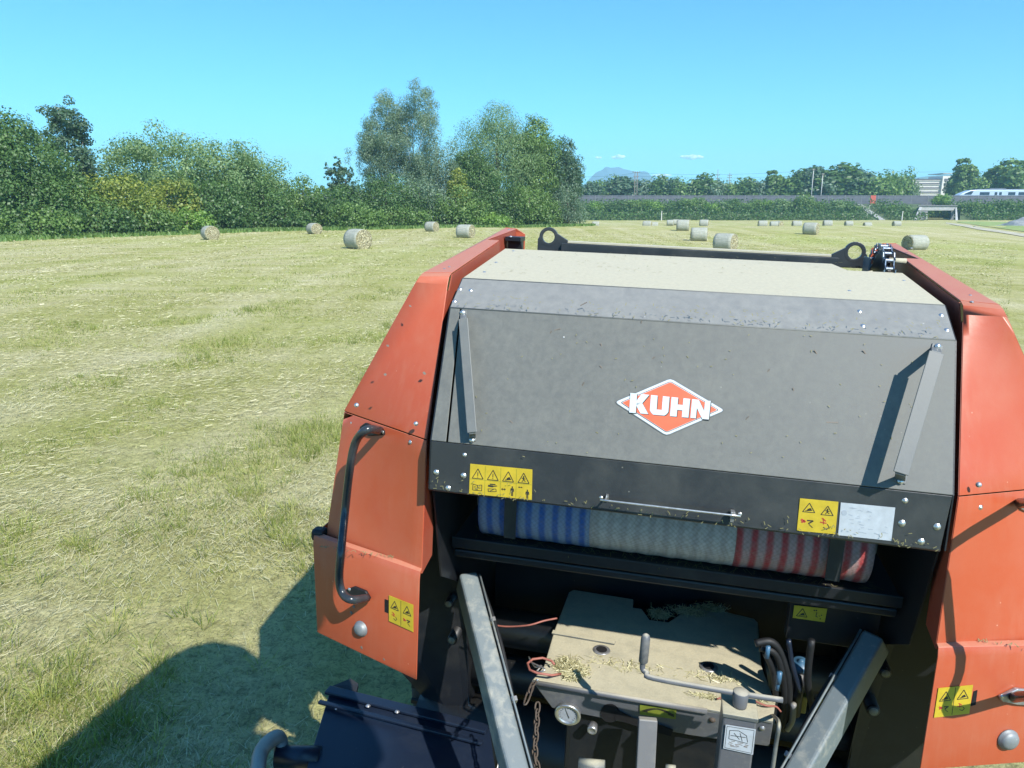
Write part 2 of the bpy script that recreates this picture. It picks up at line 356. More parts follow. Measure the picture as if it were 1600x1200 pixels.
def np_mesh(name, V, F, mats, parent=None, tint=None, smooth=False, midx=None):
    """V n x 3, F m x k (k = 3 or 4)"""
    k = F.shape[1]; me = bpy.data.meshes.new(name); me.vertices.add(len(V)); me.vertices.foreach_set('co', V.astype(np.float32).ravel())
    me.loops.add(F.size); me.loops.foreach_set('vertex_index', F.astype(np.int32).ravel()); me.polygons.add(len(F))
    me.polygons.foreach_set('loop_start', np.arange(0, F.size, k, dtype=np.int32))
    if smooth: me.polygons.foreach_set('use_smooth', np.ones(len(F), bool))
    for q in (mats if isinstance(mats, (list, tuple)) else [mats]): me.materials.append(q)
    if midx is not None: me.polygons.foreach_set('material_index', midx.astype(np.int32))
    me.update(calc_edges=True); me.validate()
    if tint is not None: a = me.attributes.new('tint', 'FLOAT', 'FACE'); a.data.foreach_set('value', tint.astype(np.float32))
    o = bpy.data.objects.new(name, me); COL.objects.link(o)
    if parent: o.parent = parent
    return o
def grid_mesh(name, xs, ys, zf, mat, smooth=True):
    X, Y = np.meshgrid(xs, ys); Z = zf(X, Y); V = np.stack([X, Y, Z], -1).reshape(-1, 3); nx = len(xs)
    i, j = np.meshgrid(np.arange(nx - 1), np.arange(len(ys) - 1)); a = (j * nx + i).ravel()
    return np_mesh(name, V, np.stack([a, a + 1, a + nx + 1, a + nx], -1), mat, smooth=smooth)

# ================================================================== SETTING
def axis(parts):
    out = []
    for a, b, d in parts: out += list(np.arange(a, b, d))
    return np.array(out + [parts[-1][1]], float)
xs = axis([(-3300, -400, 120), (-400, -70, 12), (-70, 80, .8), (80, 400, 12), (400, 3300, 120)])
ys = axis([(-250, -10, 12), (-10, 150, .8), (150, 400, 12), (400, 3350, 120)])
tag(grid_mesh('ground', xs, ys, zg, M['ground']), kind='structure')

def hit(px, py):
    d = wray(px, py); t = 1.0
    while t < 400:
        p = EYE + d * t
        if p.z <= g(p.x, p.y): break
        t += .25
    return p.x, p.y
def strip(name, up, lo, mat, lift, n=60, m=6):
    def ip(pl, q): xs_ = [a for a, _ in pl]; return q, float(np.interp(q, xs_, [b for _, b in pl]))
    x0, x1 = up[0][0], up[-1][0]; V = []
    for i in range(n + 1):
        q = x0 + (x1 - x0) * i / n; a = hit(*ip(up, q)); b = hit(*ip(lo, q))
        for j in range(m + 1):
            X = a[0] + (b[0] - a[0]) * j / m; Y = a[1] + (b[1] - a[1]) * j / m; V.append((X, Y, g(X, Y) + lift))
    i, j = np.meshgrid(np.arange(n), np.arange(m), indexing='ij'); a = (i * (m + 1) + j).ravel()
    return tag(np_mesh(name, np.array(V), np.stack([a, a + 1, a + m + 2, a + m + 1], -1), mat, smooth=True), kind='structure')
strip('grass_strip', [(1496, 346.5), (1540, 346.5), (1600, 348), (1680, 351)], [(1496, 347.5), (1540, 354), (1600, 362.5), (1680, 374)], M['green'], .05)
strip('track', [(1478, 347.8), (1510, 351.5), (1540, 357), (1570, 361.5), (1600, 366), (1680, 379)], [(1478, 349.3), (1500, 353.5), (1530, 359.5), (1565, 364.5), (1600, 370.5), (1680, 385)], M['track'], .05)

# railway embankment with the underpass gap
PX0 = at(1429, 340, 214).x; PX1 = at(1492, 340, 214).x
def bank(name, x0, x1):
    prof = [(207, -1.4), (214, .6), (221, 2.6), (224, 3.0), (244, 3.0), (254, .5), (262, -1.3)]
    X = np.arange(x0, x1 + .1, 3.0); X[-1] = x1; V = []; F = []
    for x in X:
        for y, z in prof: V.append((x + (y - 212) * .56, y, z + .25 * noise.noise(Vector((x * .1, y * .1, 0))) - (.3 if z < -1 else 0)))
    k = len(prof)
    F = [(i * k + j, (i + 1) * k + j, (i + 1) * k + j + 1, i * k + j + 1) for i in range(len(X) - 1) for j in range(k - 1)]
    F += [tuple(range(k))[::-1], tuple((len(X) - 1) * k + j for j in range(k))]
    V2 = G(); V2.add(V, F); return tag(V2.build(name, M['bank'], smooth=False), kind='structure')
bank('embankment', -90, PX0 - .2); bank('embankment', PX1 + .2, 330)

# mountain and far hills
def ridge(name, pts, Y, depth, mat, rough=.12, n=130):
    """pts: skyline (px, py) seen from the camera, built as a real massif with front and back slopes"""
    px = np.linspace(pts[0][0], pts[-1][0], n); top = np.interp(px, [a for a, _ in pts], [b for _, b in pts])
    m = 26; V = []
    for i in range(n):
        P = at(px[i], top[i], Y); h = P.z + 3
        for j in range(m):
            t = j / (m - 1) * 2 - 1; f = (1 - abs(t)) ** 1.15
            y = Y + t * depth; r = noise.fractal(Vector((P.x * .006, y * .006, 3)), 1.0, 2.0, 5)
            V.append((P.x * (1 + 0 * t), y, -3 + h * f * (1 + rough * r * min(1, abs(t) * 4))))
    i, j = np.meshgrid(np.arange(n - 1), np.arange(m - 1), indexing='ij'); a = (i * m + j).ravel()
    return tag(np_mesh(name, np.array(V), np.stack([a, a + m, a + m + 1, a + 1], -1), mat), kind='structure')
ridge('mountain', [(880, 318), (904, 293), (912, 288), (924, 275), (932, 267), (941, 263), (947, 258), (953, 260), (966, 258.5), (974, 262), (986, 265), (995, 267), (1005, 265), (1011, 267), (1017, 275), (1030, 286), (1060, 300), (1100, 318)], 2700, 480, M['rock_haze'])
ridge('hills', [(1150, 318), (1180, 290), (1200, 281), (1215, 280), (1240, 288), (1300, 293), (1380, 282), (1395, 275), (1420, 279), (1437, 275), (1460, 272), (1485, 270), (1500, 272), (1530, 275), (1560, 276), (1620, 268), (1700, 270), (1800, 290), (1850, 318)], 2200, 380, M['hillgreen'], .05)
ridge('hills', [(-300, 318), (-150, 300), (100, 296), (300, 300), (440, 296), (600, 302), (760, 318)], 2300, 380, M['hillgreen'], .05)

# ------------------------------------------------------------------ haze and clouds
hz = G(); hz.box((0, 1550, 105), (6900, 3900, 222)); ho = hz.build('haze', []) ; ho['kind'] = 'stuff'
hm = bpy.data.materials.new('haze'); hm.use_nodes = True; t = hm.node_tree; t.nodes.clear()
pv = N(t, 'ShaderNodeVolumePrincipled'); pv.inputs['Color'].default_value = (.46, .80, 1.0, 1); pv.inputs['Density'].default_value = 3.7e-4; pv.inputs['Anisotropy'].default_value = 0.0
mo = N(t, 'ShaderNodeOutputMaterial'); t.links.new(pv.outputs[0], mo.inputs['Volume']); ho.data.materials.append(hm)
tag(ho, 'thin pale blue air haze over the whole meadow and the far mountain', 'haze')
cm, t, b_ = nodes('cloud_vapour'); t.nodes.remove(b_)
df = N(t, 'ShaderNodeBsdfDiffuse'); df.inputs[0].default_value = (.95, .95, .95, 1); tp0 = N(t, 'ShaderNodeBsdfTransparent'); ms = N(t, 'ShaderNodeMixShader')
t.links.new(ramp(t, tex(t, .02, 5, .7), [(.35, .15), (.62, .85)]), ms.inputs[0]); t.links.new(tp0.outputs[0], ms.inputs[1]); t.links.new(df.outputs[0], ms.inputs[2]); t.links.new(ms.outputs[0], t.nodes['Material Output'].inputs[0])
for (px, py, w, h, lab) in [(966, 245, 19, 8, 'small bright white cloud floating right above the far mountain summit'),
                            (935, 246, 9, 4, 'tiny faint cloud wisp to the left of the bright little cloud'),
                            (1081, 245, 32, 9, 'two-lobed thin white cloud in the open sky right of the mountain'),
                            (1034, 274, 26, 6, 'low cloud puff just over the mountain\'s right shoulder behind the trees')]:
    P = at(px, py, 8000); k = 8000 / FPX; q = G()
    for i in range(7):
        fx = (i / 6 - .5); q.lathe(P + Vector((fx * w * k * .75, random.uniform(-1, 1) * 20, -h * k * .12 + random.uniform(0, .2) * h * k)), (1, 0, 0), [(-w * k * .2 * math.cos(a), h * k * .42 * (1 - abs(fx)) * math.sin(a) + 2) for a in [j * math.pi / 8 for j in range(9)]], 14)
    o = q.build('cloud', []); bm = bmesh.new(); bm.from_mesh(o.data); bm.free(); o.data.materials.append(cm)
    rm = o.modifiers.new('remesh', 'REMESH'); rm.mode = 'VOXEL'; rm.voxel_size = 4.0; rm.use_smooth_shade = True
    tag(o, lab, 'cloud', kind='stuff')

# ------------------------------------------------------------------ trees
SH = {
 'round': [(0, .54, .97, .45), (-.3, .38, .7, .34), (.3, .40, .7, .34)],
 'shrub': [(0, .50, .8, .48), (-.45, .34, .6, .36), (.48, .30, .58, .34), (0, .16, .95, .22)],
 'tall': [(0, .50, .80, .46), (0, .80, .48, .20), (-.2, .60, .70, .24), (.28, .55, .68, .25), (0, .36, .9, .26), (0, .16, .9, .2)],
 'dome': [(0, .56, .90, .43), (-.50, .56, .44, .30), (-.12, .66, .55, .32), (.32, .60, .52, .31), (.62, .46, .36, .30), (-.3, .30, .7, .30), (.35, .28, .65, .28), (-.66, .36, .30, .26)],
 'low': [(0, .45, .9, .52), (-.55, .35, .5, .4), (.55, .38, .5, .4)],
}
def open_blobs(n, h0, top_w, seed, r=(.16, .26), rz=.4):
    r_ = random.Random(seed); out = []
    for i in range(n):
        z = h0 + (.95 - h0) * (i + .5) / n; w = (1 - ((z - h0) / (1 - h0)) ** 1.7) * (1 - top_w) + top_w; a = r_.uniform(0, 6.28); d = r_.uniform(.35, .8) * w
        out.append((math.cos(a) * d, z + r_.uniform(-.02, .02), r_.uniform(*r) * 1.5, r_.uniform(*r) * rz, math.sin(a) * d))
    return out
SH['open'] = open_blobs(20, .34, .15, 3) + [(0, .45, .5, .18, 0), (0, .64, .42, .14, 0), (-.2, .84, .22, .07, 0)]
SH['birch'] = open_blobs(26, .26, .34, 5, (.20, .30), .5) + [(0, .60, .62, .36), (0, .9, .2, .09, 0)]
SH['spiky'] = [(0, .55, .5, .4), (0, .9, .16, .1), (.1, .8, .3, .08), (-.2, .72, .45, .08), (.2, .62, .55, .09), (-.1, .5, .75, .12), (.1, .36, .85, .15), (0, .2, .9, .18), (.4, .76, .12, .1), (-.45, .84, .1, .08)]
def foliage(kind, w, h, n, leaf, seed, droop=0., flat=.7, gap=0., clump=.30):
    r = np.random.default_rng(seed); bl = SH[kind]; subs = []
    for b in bl:
        cx, cz, rx, rz = b[0] * w, b[1] * h, b[2] * w, b[3] * h; cy = (b[4] * w if len(b) > 4 else r.uniform(-.15, .15) * w); ry = rx * .9
        k = max(10, int(16 + 110 * rx * rz / (w * h))) if len(b) == 4 else 5
        for _ in range(k):
            d = r.normal(size=3); d /= np.linalg.norm(d); q = r.uniform(.25, 1.0) ** .6; sr = r.uniform(.6, 1.25) * clump * min(rx, rz)
            subs.append((cx + d[0] * rx * q, cy + d[1] * ry * q, max(cz + d[2] * rz * q, sr * .5), sr))
    subs = np.array(subs); wt = subs[:, 3] ** 2; wt /= wt.sum(); idx = r.choice(len(subs), n, p=wt); s = subs[idx]
    d = r.normal(size=(n, 3)); d /= np.linalg.norm(d, axis=1)[:, None]; rad = r.uniform(.35, 1.15, n) ** .6
    P = s[:, :3] + d * (s[:, 3] * rad)[:, None] * np.array([1.15, 1.15, .95])
    if kind not in ('open', 'birch', 'spiky'):     # looser leaves that close the crown between the clumps
        fi = r.random(n) < (.34 if kind in ('dome', 'round', 'tall') else .16); bi = r.integers(0, len(bl), n); ba = np.array([(b[0] * w, b[1] * h, b[2] * w, b[3] * h) for b in bl])[bi]; q = r.uniform(.55, .98, n)
        Q = np.stack([ba[:, 0] + d[:, 0] * ba[:, 2] * q, d[:, 1] * ba[:, 2] * .9 * q, ba[:, 1] + d[:, 2] * ba[:, 3] * q], -1); P = np.where(fi[:, None], Q, P)
    if droop: P[:, 2] -= r.exponential(droop, n) * (r.random(n) < .6)
    P[:, 2] = np.maximum(P[:, 2], r.uniform(.02, .35, n))
    nrm = d * 1.15 + r.normal(size=(n, 3)) * .45 + np.array([0, 0, .35]); nrm /= np.linalg.norm(nrm, axis=1)[:, None]
    a = np.cross(nrm, r.normal(size=(n, 3)));
    if droop: a = a * .5 + np.array([0, 0, -1.]); a -= nrm * (a * nrm).sum(1)[:, None]
    a /= np.linalg.norm(a, axis=1)[:, None] + 1e-6; b = np.cross(nrm, a)
    L_ = leaf * r.uniform(.6, 1.35, n); la = a * L_[:, None] * .5; lb = b * (L_ * (flat if not droop else .4))[:, None] * .5
    V = np.stack([P - la, P + lb, P + la, P - lb], 1).reshape(-1, 3); F = np.arange(n * 4).reshape(n, 4)
    base = r.uniform(.22, .72, len(subs))[idx]; tint = np.clip(base + .14 * P[:, 2] / h + r.normal(0, .11, n), 0, 1)
    return V, F, tint, subs
def trunk(h, w, subs, r0, seed):
    r = random.Random(seed); q = G(); pts = [(r.uniform(-.03, .03) * w * (i > 0), r.uniform(-.03, .03) * w * (i > 0), h * .74 * i / 6 - .3 * (i == 0)) for i in range(7)]
    q.tube(pts, [r0 * (1 - i / 7) + .02 for i in range(7)], 7)
    for s in r.sample(list(range(len(subs))), min(9, len(subs))):
        e = Vector(subs[s][:3]); z0 = min(h * .75, max(h * .12, e.z * .6)); st = Vector((0, 0, z0)); md = (st + e) / 2 + Vector((0, 0, -.04 * h))
        q.tube([st, md, e], [r0 * .38, r0 * .22, .02], 5)
    return q
def make_tree(name, kind, w, h, n, leaf, mat, seed, droop=0., bark='bark', r0=None, clump=.30):
    root = empty(name); V, F, t, subs = foliage(kind, w, h, n, leaf, seed, droop, clump=clump)
    np_mesh('crown', V, F, L[mat], root, t); trunk(h, w, subs, r0 or (.018 * h + .04), seed).build('trunk', M[bark], root, True); return root
def lineY(px): return 63 + px / 905 * 45
TREES = [  # px, width px, top py, Y offset, kind, leaf material, droop, name, label
 (8, 150, 172, 4, 'tall', 'dark', 0, 'tree', 'tall dark green tree cut off at the left end of the treeline'),
 (92, 78, 155, 8, 'open', 'blue', 0, 'tree', 'gappy tall tree with separate leaf clumps and sky between, second from the treeline\'s left end'),
 (283, 250, 198, 9, 'dome', 'willow', 0, 'willow_tree', 'broad domed grey-green willow crown, the widest tree of the treeline'),
 (392, 100, 234, 7, 'round', 'willow', 0, 'willow_tree', 'smaller willow crown leaning out from the right side of the broad domed willow'),
 (472, 78, 275, 4, 'shrub', 'mid', 0, 'shrub', 'light green pointed shrub in the low gap right of the willows'),
 (528, 66, 243, 7, 'spiky', 'blue', 0, 'conifer_tree', 'small dark conifer with a ragged tip left of the tall birches'),
 (590, 88, 150, 11, 'birch', 'grey', .4, 'birch_tree', 'left one of the two tall see-through grey-green birches'),
 (642, 96, 134, 9, 'birch', 'grey', .45, 'birch_tree', 'right and taller one of the two see-through grey-green birches, the highest treetop'),
 (683, 88, 212, 9, 'round', 'grey', .3, 'tree', 'round greyish tree filling the dip between the birches and the big middle tree'),
 (735, 80, 230, 7, 'tall', 'dark', 0, 'tree', 'dark narrow tree on the left flank of the big middle tree'),
 (778, 132, 152, 8, 'tall', 'willow', .25, 'willow_tree', 'big tall grey-green tree with a pointed crown right of the birches'),
 (836, 76, 175, 7, 'tall', 'mid', 0, 'tree', 'light green tall tree with a loose topmost tuft right of the big pointed tree'),
 (884, 54, 211, 5, 'tall', 'blue', 0, 'tree', 'bluish green slender tree near the right end of the treeline'),
 (888, 52, 282, 1, 'shrub', 'grey', .2, 'shrub', 'greyish bush closing the treeline\'s right end above the meadow'),
 (30, 150, 268, 1, 'shrub', 'dark', 0, 'shrub', 'dark shrub at the foot of the leftmost tall tree'),
 (110, 120, 270, 1, 'shrub', 'mid', 0, 'shrub', 'green shrub below the gappy tall tree'),
 (180, 120, 262, 1, 'shrub', 'yellow', 0, 'shrub', 'yellowish green shrub left of the broad domed willow'),
 (258, 90, 268, 2, 'shrub', 'yellow', 0, 'shrub', 'yellow-brown tinged bush standing in front of the broad willow'),
 (328, 110, 275, 0, 'shrub', 'dark', 0, 'shrub', 'dark green bush behind the leftmost hay bale'),
 (408, 90, 280, 1, 'shrub', 'dark', 0, 'shrub', 'dark rounded bush below the small willow crown'),
 (520, 110, 290, 1, 'shrub', 'dark', 0, 'shrub', 'dark bush beneath the small conifer'),
 (600, 120, 272, 3, 'shrub', 'dark', 0, 'shrub', 'dark shadowy bush under the two birches'),
 (655, 90, 270, 3, 'shrub', 'grey', 0, 'shrub', 'dull greyish bush at the foot of the taller birch'),
 (712, 100, 292, 0, 'shrub', 'mid', 0, 'shrub', 'bright-edged green bush behind the bale nearest the orange cover tip'),
 (770, 90, 272, 2, 'shrub', 'dark', 0, 'shrub', 'dark bush at the foot of the big pointed tree'),
 (828, 92, 288, 0, 'shrub', 'mid', 0, 'shrub', 'mid green bush left of the greyish bush at the treeline end'),
 (715, 34, 262, 2, 'tall', 'yellow', 0, 'shrub', 'slim ivy-clad light green stem rising before the dark narrow tree'),
 (60, 120, 322, -2, 'low', 'mid', 0, 'shrub', 'low bramble bush along the meadow edge near the left picture side'),
 (150, 110, 315, -2, 'low', 'dark', 0, 'shrub', 'low dark bramble under the yellowish green shrub'),
 (228, 90, 318, -2, 'low', 'mid', 0, 'shrub', 'low green bramble a little left of the leftmost hay bale'),
 (290, 80, 325, -1.5, 'low', 'bright', 0, 'shrub', 'low light green bramble right beside the leftmost hay bale'),
 (445, 80, 320, -1, 'low', 'dark', 0, 'shrub', 'low dark bramble left of the second hay bale from the left'),
 (550, 90, 318, -1.5, 'low', 'mid', 0, 'shrub', 'low bramble behind the big hay bale with the frayed end'),
 (628, 80, 322, -1.5, 'low', 'mid', 0, 'shrub', 'low bramble left of the small bale under the birches'),
 (760, 70, 330, -2, 'low', 'bright', 0, 'shrub', 'low bright bramble just above the orange cover tip'),
]
for i, (px, wpx, top, dy, kind, lm, droop, nm, lab) in enumerate(TREES):
    Y = lineY(px) + dy; P = at(px, top, Y); gz = g(P.x, Y); h = P.z - gz; w = wpx / 2 * Y / (FPX * math.cos(PITCH)) * (1.2 if kind in ('tall', 'spiky', 'birch', 'open') else 1.08)
    area = 2 * w * h; leaf = .24 if kind != 'birch' else .20
    n = int(min(52000, max(3500, area / (leaf * leaf * .35) * (4.0 if kind not in ('birch', 'open') else 3.0) * (1.35 if kind in ('tall', 'birch') and px > 560 else 1))))
    cl = {'birch': .36, 'open': .62, 'low': .38, 'shrub': .33, 'dome': .26, 'tall': .27}.get(kind, .27)
    tr = make_tree(nm, kind, w, h, n, leaf, lm, 100 + i, droop, 'birchbark' if kind == 'birch' else 'bark', clump=cl, r0=.14 if kind == 'birch' else None)
    tr.location = (P.x, Y, gz); tag(tr, lab, nm.split('_')[-1] if nm != 'shrub' else 'shrub', group='treeline beside the meadow')
# weeds along the foot of the treeline
n = 26000; px = rng.uniform(-120, 930, n); Y = 63 + px / 905 * 45 - 3.2 + rng.normal(0, 1.1, n); X = (px - 800) / 1155 * Y * .972
Z = zg(X, Y); H = rng.uniform(.08, .42, n); a = rng.uniform(0, 6.28, n); w_ = .11
V = np.stack([np.stack([X - np.cos(a) * w_, Y - np.sin(a) * w_, Z], -1), np.stack([X + np.cos(a) * w_, Y + np.sin(a) * w_, Z], -1), np.stack([X + rng.normal(0, .12, n), Y + rng.normal(0, .12, n), Z + H], -1)], 1).reshape(-1, 3)
tag(np_mesh('weeds', V, np.arange(n * 3).reshape(n, 3), L['mid'], None, rng.uniform(.2, 1, n)), 'fringe of long weeds between treeline and mown meadow', 'weeds', kind='stuff')

# far trees behind the barrier: prototypes, then copies
protos = []
for k, (kind, lm, w, h) in enumerate([('round', 'mid', 4.6, 8), ('tall', 'dark', 3.4, 10), ('round', 'grey', 5, 7.5), ('dome', 'willow', 8, 9), ('tall', 'blue', 3.6, 9), ('open', 'mid', 3.4, 10)]):
    p = make_tree('tree', kind, w, h, 4200, .62, lm, 300 + k, clump=.36 if kind != 'open' else .55); protos.append((p, w, h))
used = set()
FAR = [(925, 272+14, 26, 4, 'dark low tree'), (945, 279, 34, 0, 'rounded tree'), (972, 277, 40, 4, 'dark tree'), (1008, 283, 34, 2, 'pale rounded tree'),
 (1034, 277, 34, 1, 'dark narrow tree'), (1052, 281, 30, 4, 'bluish tree'), (1074, 281, 36, 0, 'green tree'), (1100, 274, 36, 1, 'taller dark tree'), (1122, 283, 30, 2, 'grey-green tree'),
 (1143, 284, 34, 0, 'rounded tree'), (1170, 280, 36, 1, 'dark tree'), (1192, 284, 30, 2, 'greyish tree'), (1212, 272, 26, 5, 'slim feathery tree'), (1233, 276, 36, 0, 'spreading tree'), (1256, 268, 42, 1, 'tall dark tree'),
 (1274, 262, 40, 4, 'bluish tall tree'), (1296, 272, 44, 2, 'pale willowy tree'), (1316, 259, 56, 1, 'highest dark tree'), (1336, 264, 40, 4, 'bluish round tree'), (1366, 272, 50, 0, 'broad green tree'), (1392, 276, 44, 3, 'wide willow'),
 (1410, 268, 30, 0, 'pointed light green tree'), (1426, 286, 14, 2, 'low greyish tree'), (1503, 262, 24, 1, 'tall dark tree'), (1512, 255, 30, 5, 'slender high tree'), (1532, 272, 40, 0, 'round green tree'),
 (1556, 276, 44, 3, 'broad willow'), (1572, 258, 50, 5, 'loose high tree'), (1600, 256, 56, 0, 'tall spreading tree')]
LM = [(940, 'at the foot of the mountain\'s left slope'), (972, 'under the mountain summit'), (1008, 'right of the twin wooden power poles'), (1034, 'below the mountain\'s right shoulder'), (1052, 'left of the first thin mast'), (1074, 'between the twin power poles and the thin masts'), (1100, 'just left of the two thin masts'), (1122, 'with a thin mast rising above it'), (1143, 'with the second thin mast above it'),
 (1170, 'right of the two thin masts'), (1192, 'in the low stretch between masts and white poles'), (1212, 'over the blue hill gap'), (1233, 'two crowns left of the white poles'), (1256, 'directly left of the white poles'), (1274, 'behind the pair of white poles'), (1296, 'directly right of the white poles'), (1316, 'crowning the middle of the far tree row'), (1336, 'beside the highest crown, above the barrier'),
 (1366, 'above the red door in the barrier'), (1392, 'right of the red door'), (1412, 'left of the concrete building'), (1432, 'touching the building\'s left corner'), (1496, 'hiding the building\'s right side'), (1512, 'rising above the train\'s nose'), (1532, 'behind the train\'s front'), (1556, 'behind the middle of the train'), (1572, 'above the train\'s rear windows'), (1700, 'at the right picture edge above the train')]
for i, (px, top, wpx, k, look) in enumerate(FAR):
    k = k % len(protos); p, w, h = protos[k]; Y = 256 + (i * 37 % 19); P = at(px, top, Y); gz = 1.2 if Y < 262 else .6; hh = (P.z - gz) * 1.06; ww = wpx / 2 * Y / (FPX * .972) * 1.7
    o = p if k not in used else copy_tree(p); used.add(k); o.location = (P.x, Y, gz); o.scale = (ww / w, ww / w, hh / h); o.rotation_euler = (0, 0, 0 if i % 2 else math.pi)
    lm = next((s for q, s in LM if px <= q), 'above the train')
    tag(o, look + ' ' + lm, 'tree', group='far trees behind the railway barrier')
# bushes on the embankment slope
bp = []
for k, (kind, lm) in enumerate([('shrub', 'mid'), ('low', 'bright'), ('shrub', 'willow'), ('low', 'dark'), ('round', 'mid')]):
    bp.append(make_tree('shrub', kind, 3.2, 5, 3000, .45, lm, 400 + k, clump=.38))
BU = [(912, 322), (930, 316), (950, 318), (968, 316), (988, 315), (1008, 313), (1022, 315), (1040, 320), (1058, 316), (1075, 313), (1094, 310), (1112, 319), (1130, 318), (1148, 313), (1164, 319), (1182, 313), (1200, 314), (1222, 314), (1240, 322),
      (1256, 308), (1272, 316), (1290, 320), (1308, 316), (1324, 317), (1339, 324), (1386, 324), (1394, 321), (1412, 323), (1472, 305), (1503, 320), (1520, 317), (1538, 320), (1556, 318), (1574, 316), (1595, 319), (1620, 316)]
where = ['at the embankment\'s left end beside the treeline', 'left of the twin power poles', 'under the far mountain', 'left of the paired far bales', 'below the twin power poles', 'behind the two touching far bales', 'above the two touching far bales\' gap', 'left of the thin fence post', 'behind the tiny half-hidden bales', 'above the bale standing before another', 'with the highest wispy top before the barrier', 'right of the wispy-topped one', 'below the second thin mast', 'a little left of the lone far bale', 'above the barrier\'s first dark stain', 'over the lone far bale', 'left of the flat leafy thicket', 'being the flat leafy thicket in the slope\'s middle', 'right of the flat thicket', 'the tall pale one overlapping the barrier', 'below the white poles', 'behind the far bale next to the torn one', 'left of the handrail by two crowns', 'one crown left of the handrail', 'touching the stair handrail', 'right of the concrete stairs', 'between stairs and underpass', 'beside the underpass wing wall', 'growing on top of the underpass roof', 'right against the underpass portal', 'below the train nose', 'above the grassy strip\'s start', 'below the train\'s doors', 'above the grey heap', 'at the heap\'s right', 'at the right picture edge']
for i, (px, top) in enumerate(BU):
    k = i % 5 if i not in (28,) else 1; p = bp[k]; Y = 219 - (i * 13 % 8) * .6 if i != 28 else 224; P = at(px, top, Y); gz = (Y - 207) / 17 * 4.4 - 1.4 if i != 28 else 3.0
    gz = min(gz, P.z - 1.5); ww = (at(px + 15, top, Y).x - P.x) * (1 + .3 * ((i * 7) % 5) / 5)
    o = p if i < 5 else copy_tree(p); o.location = (P.x, Y, gz - .2); o.scale = (ww / 3.2, ww / 3.2, (P.z - gz + .2) / 5 * 1.18); o.rotation_euler = (0, 0, i * 1.3)
    tag(o, ['leafy', 'bright', 'pale', 'dark', 'round'][k] + ' bush on the railway slope ' + where[i], 'shrub', group='bushes on the railway slope')
    # the lower storey, in the foot's shade
sx0 = at(1364, 340, 212).x; n = 30000; X = rng.uniform(-60, 190, n); X = X[(X < PX0 - 1) | (X > PX1 + 1)]; n = len(X); t_ = rng.uniform(0, 1, n); Y = 204 + t_ * 17; Z0 = -1.6 + np.clip((Y - 207) / 14, 0, 1) * 4
Z = Z0 + rng.uniform(0, 1, n) ** 1.2 * 2.4; d = rng.normal(size=(n, 3)); d /= np.linalg.norm(d, axis=1)[:, None]; e = np.cross(d, rng.normal(size=(n, 3))); e /= np.linalg.norm(e, axis=1)[:, None]; f_ = np.cross(d, e)
P_ = np.stack([X, Y, Z], -1); kk = np.abs(X - sx0) > 2.2; P_ = P_[kk]; e = e[kk]; f_ = f_[kk]; n = len(P_); V = np.stack([P_ - e * .33, P_ + f_ * .22, P_ + e * .33, P_ - f_ * .22], 1).reshape(-1, 3)
tag(np_mesh('undergrowth', V, np.arange(n * 4).reshape(n, 4), L['dark'], None, rng.uniform(0, .8, n)), 'dark tangled undergrowth covering the foot of the railway slope', 'undergrowth', kind='stuff')

# ------------------------------------------------------------------ noise barrier
bar = empty('noise_barrier', (0, 229, 3.0)); tag(bar, 'long grey noise barrier running along the top of the railway embankment', 'barrier')
ztop = at(1200, 305, 229).z - 3.0; x = -80.0; pan = None; k = 0
xd0, xd1 = at(1360, 310, 229).x, at(1368, 310, 229).x
while x < 210:
    if x <= xd0 < x + 5.0: w5 = 5.0
    if pan is None:
        q = G(); q.box((0, 0, ztop / 2 - .2), (4.8, .16, ztop + .3))
        for j in range(4): q.box((0, -.1, .3 + j * ztop / 4), (4.8, .05, .10))
        pan = q.build('wall_panel', M['barrier'], bar); q = G(); q.box((0, 0, ztop / 2 - .2), (.2, .26, ztop + .36)); post = q.build('post', M['barrier_post'], bar); a, b = pan, post
    else:
        a = pan.copy(); b = post.copy(); COL.objects.link(a); COL.objects.link(b)
    a.location = (x + 2.5, 0, 0); b.location = (x, 0, 0); x += 5.0
q = G(); q.box((at(1364, 310, 229).x, -.16, 1.35), (xd1 - xd0, .08, 2.5)); q.box((at(1362, 310, 229).x, -.22, 1.3), (.15, .05, .1)); q.build('service_door', M['reddoor'], bar)['label'] = 'red service door in the barrier above the stairs'
# stairs and handrail
st = empty('concrete_stairs', (0, 0, 0)); tag(st, 'concrete stairs with side slab climbing the railway slope to the red door', 'stairs')
sx_ = at(1366, 340, 212).x
for i in range(14): q = G(); q.box((sx_, 208 + i * 1.1, -1.1 + i * .3), (1.6, 1.15, .32)); q.build('step', M['concrete'], st)
q = G(); q.prism([at(1368, 338, 211), at(1384, 349, 211), at(1374, 350, 211), at(1364, 343, 211)], (0, .4, 0)); q.build('side_slab', M['concrete'], st)
q = G(); q.tube([at(1352.5, 343, 209), at(1359.5, 320, 222)], .13, 6); q.tube([at(1352.5, 343, 209), at(1352.5, 349, 209)], .10, 6); q.tube([at(1356, 331.5, 215), at(1356, 336, 215)], .08, 6); q.build('handrail', M['polewhite'], st)
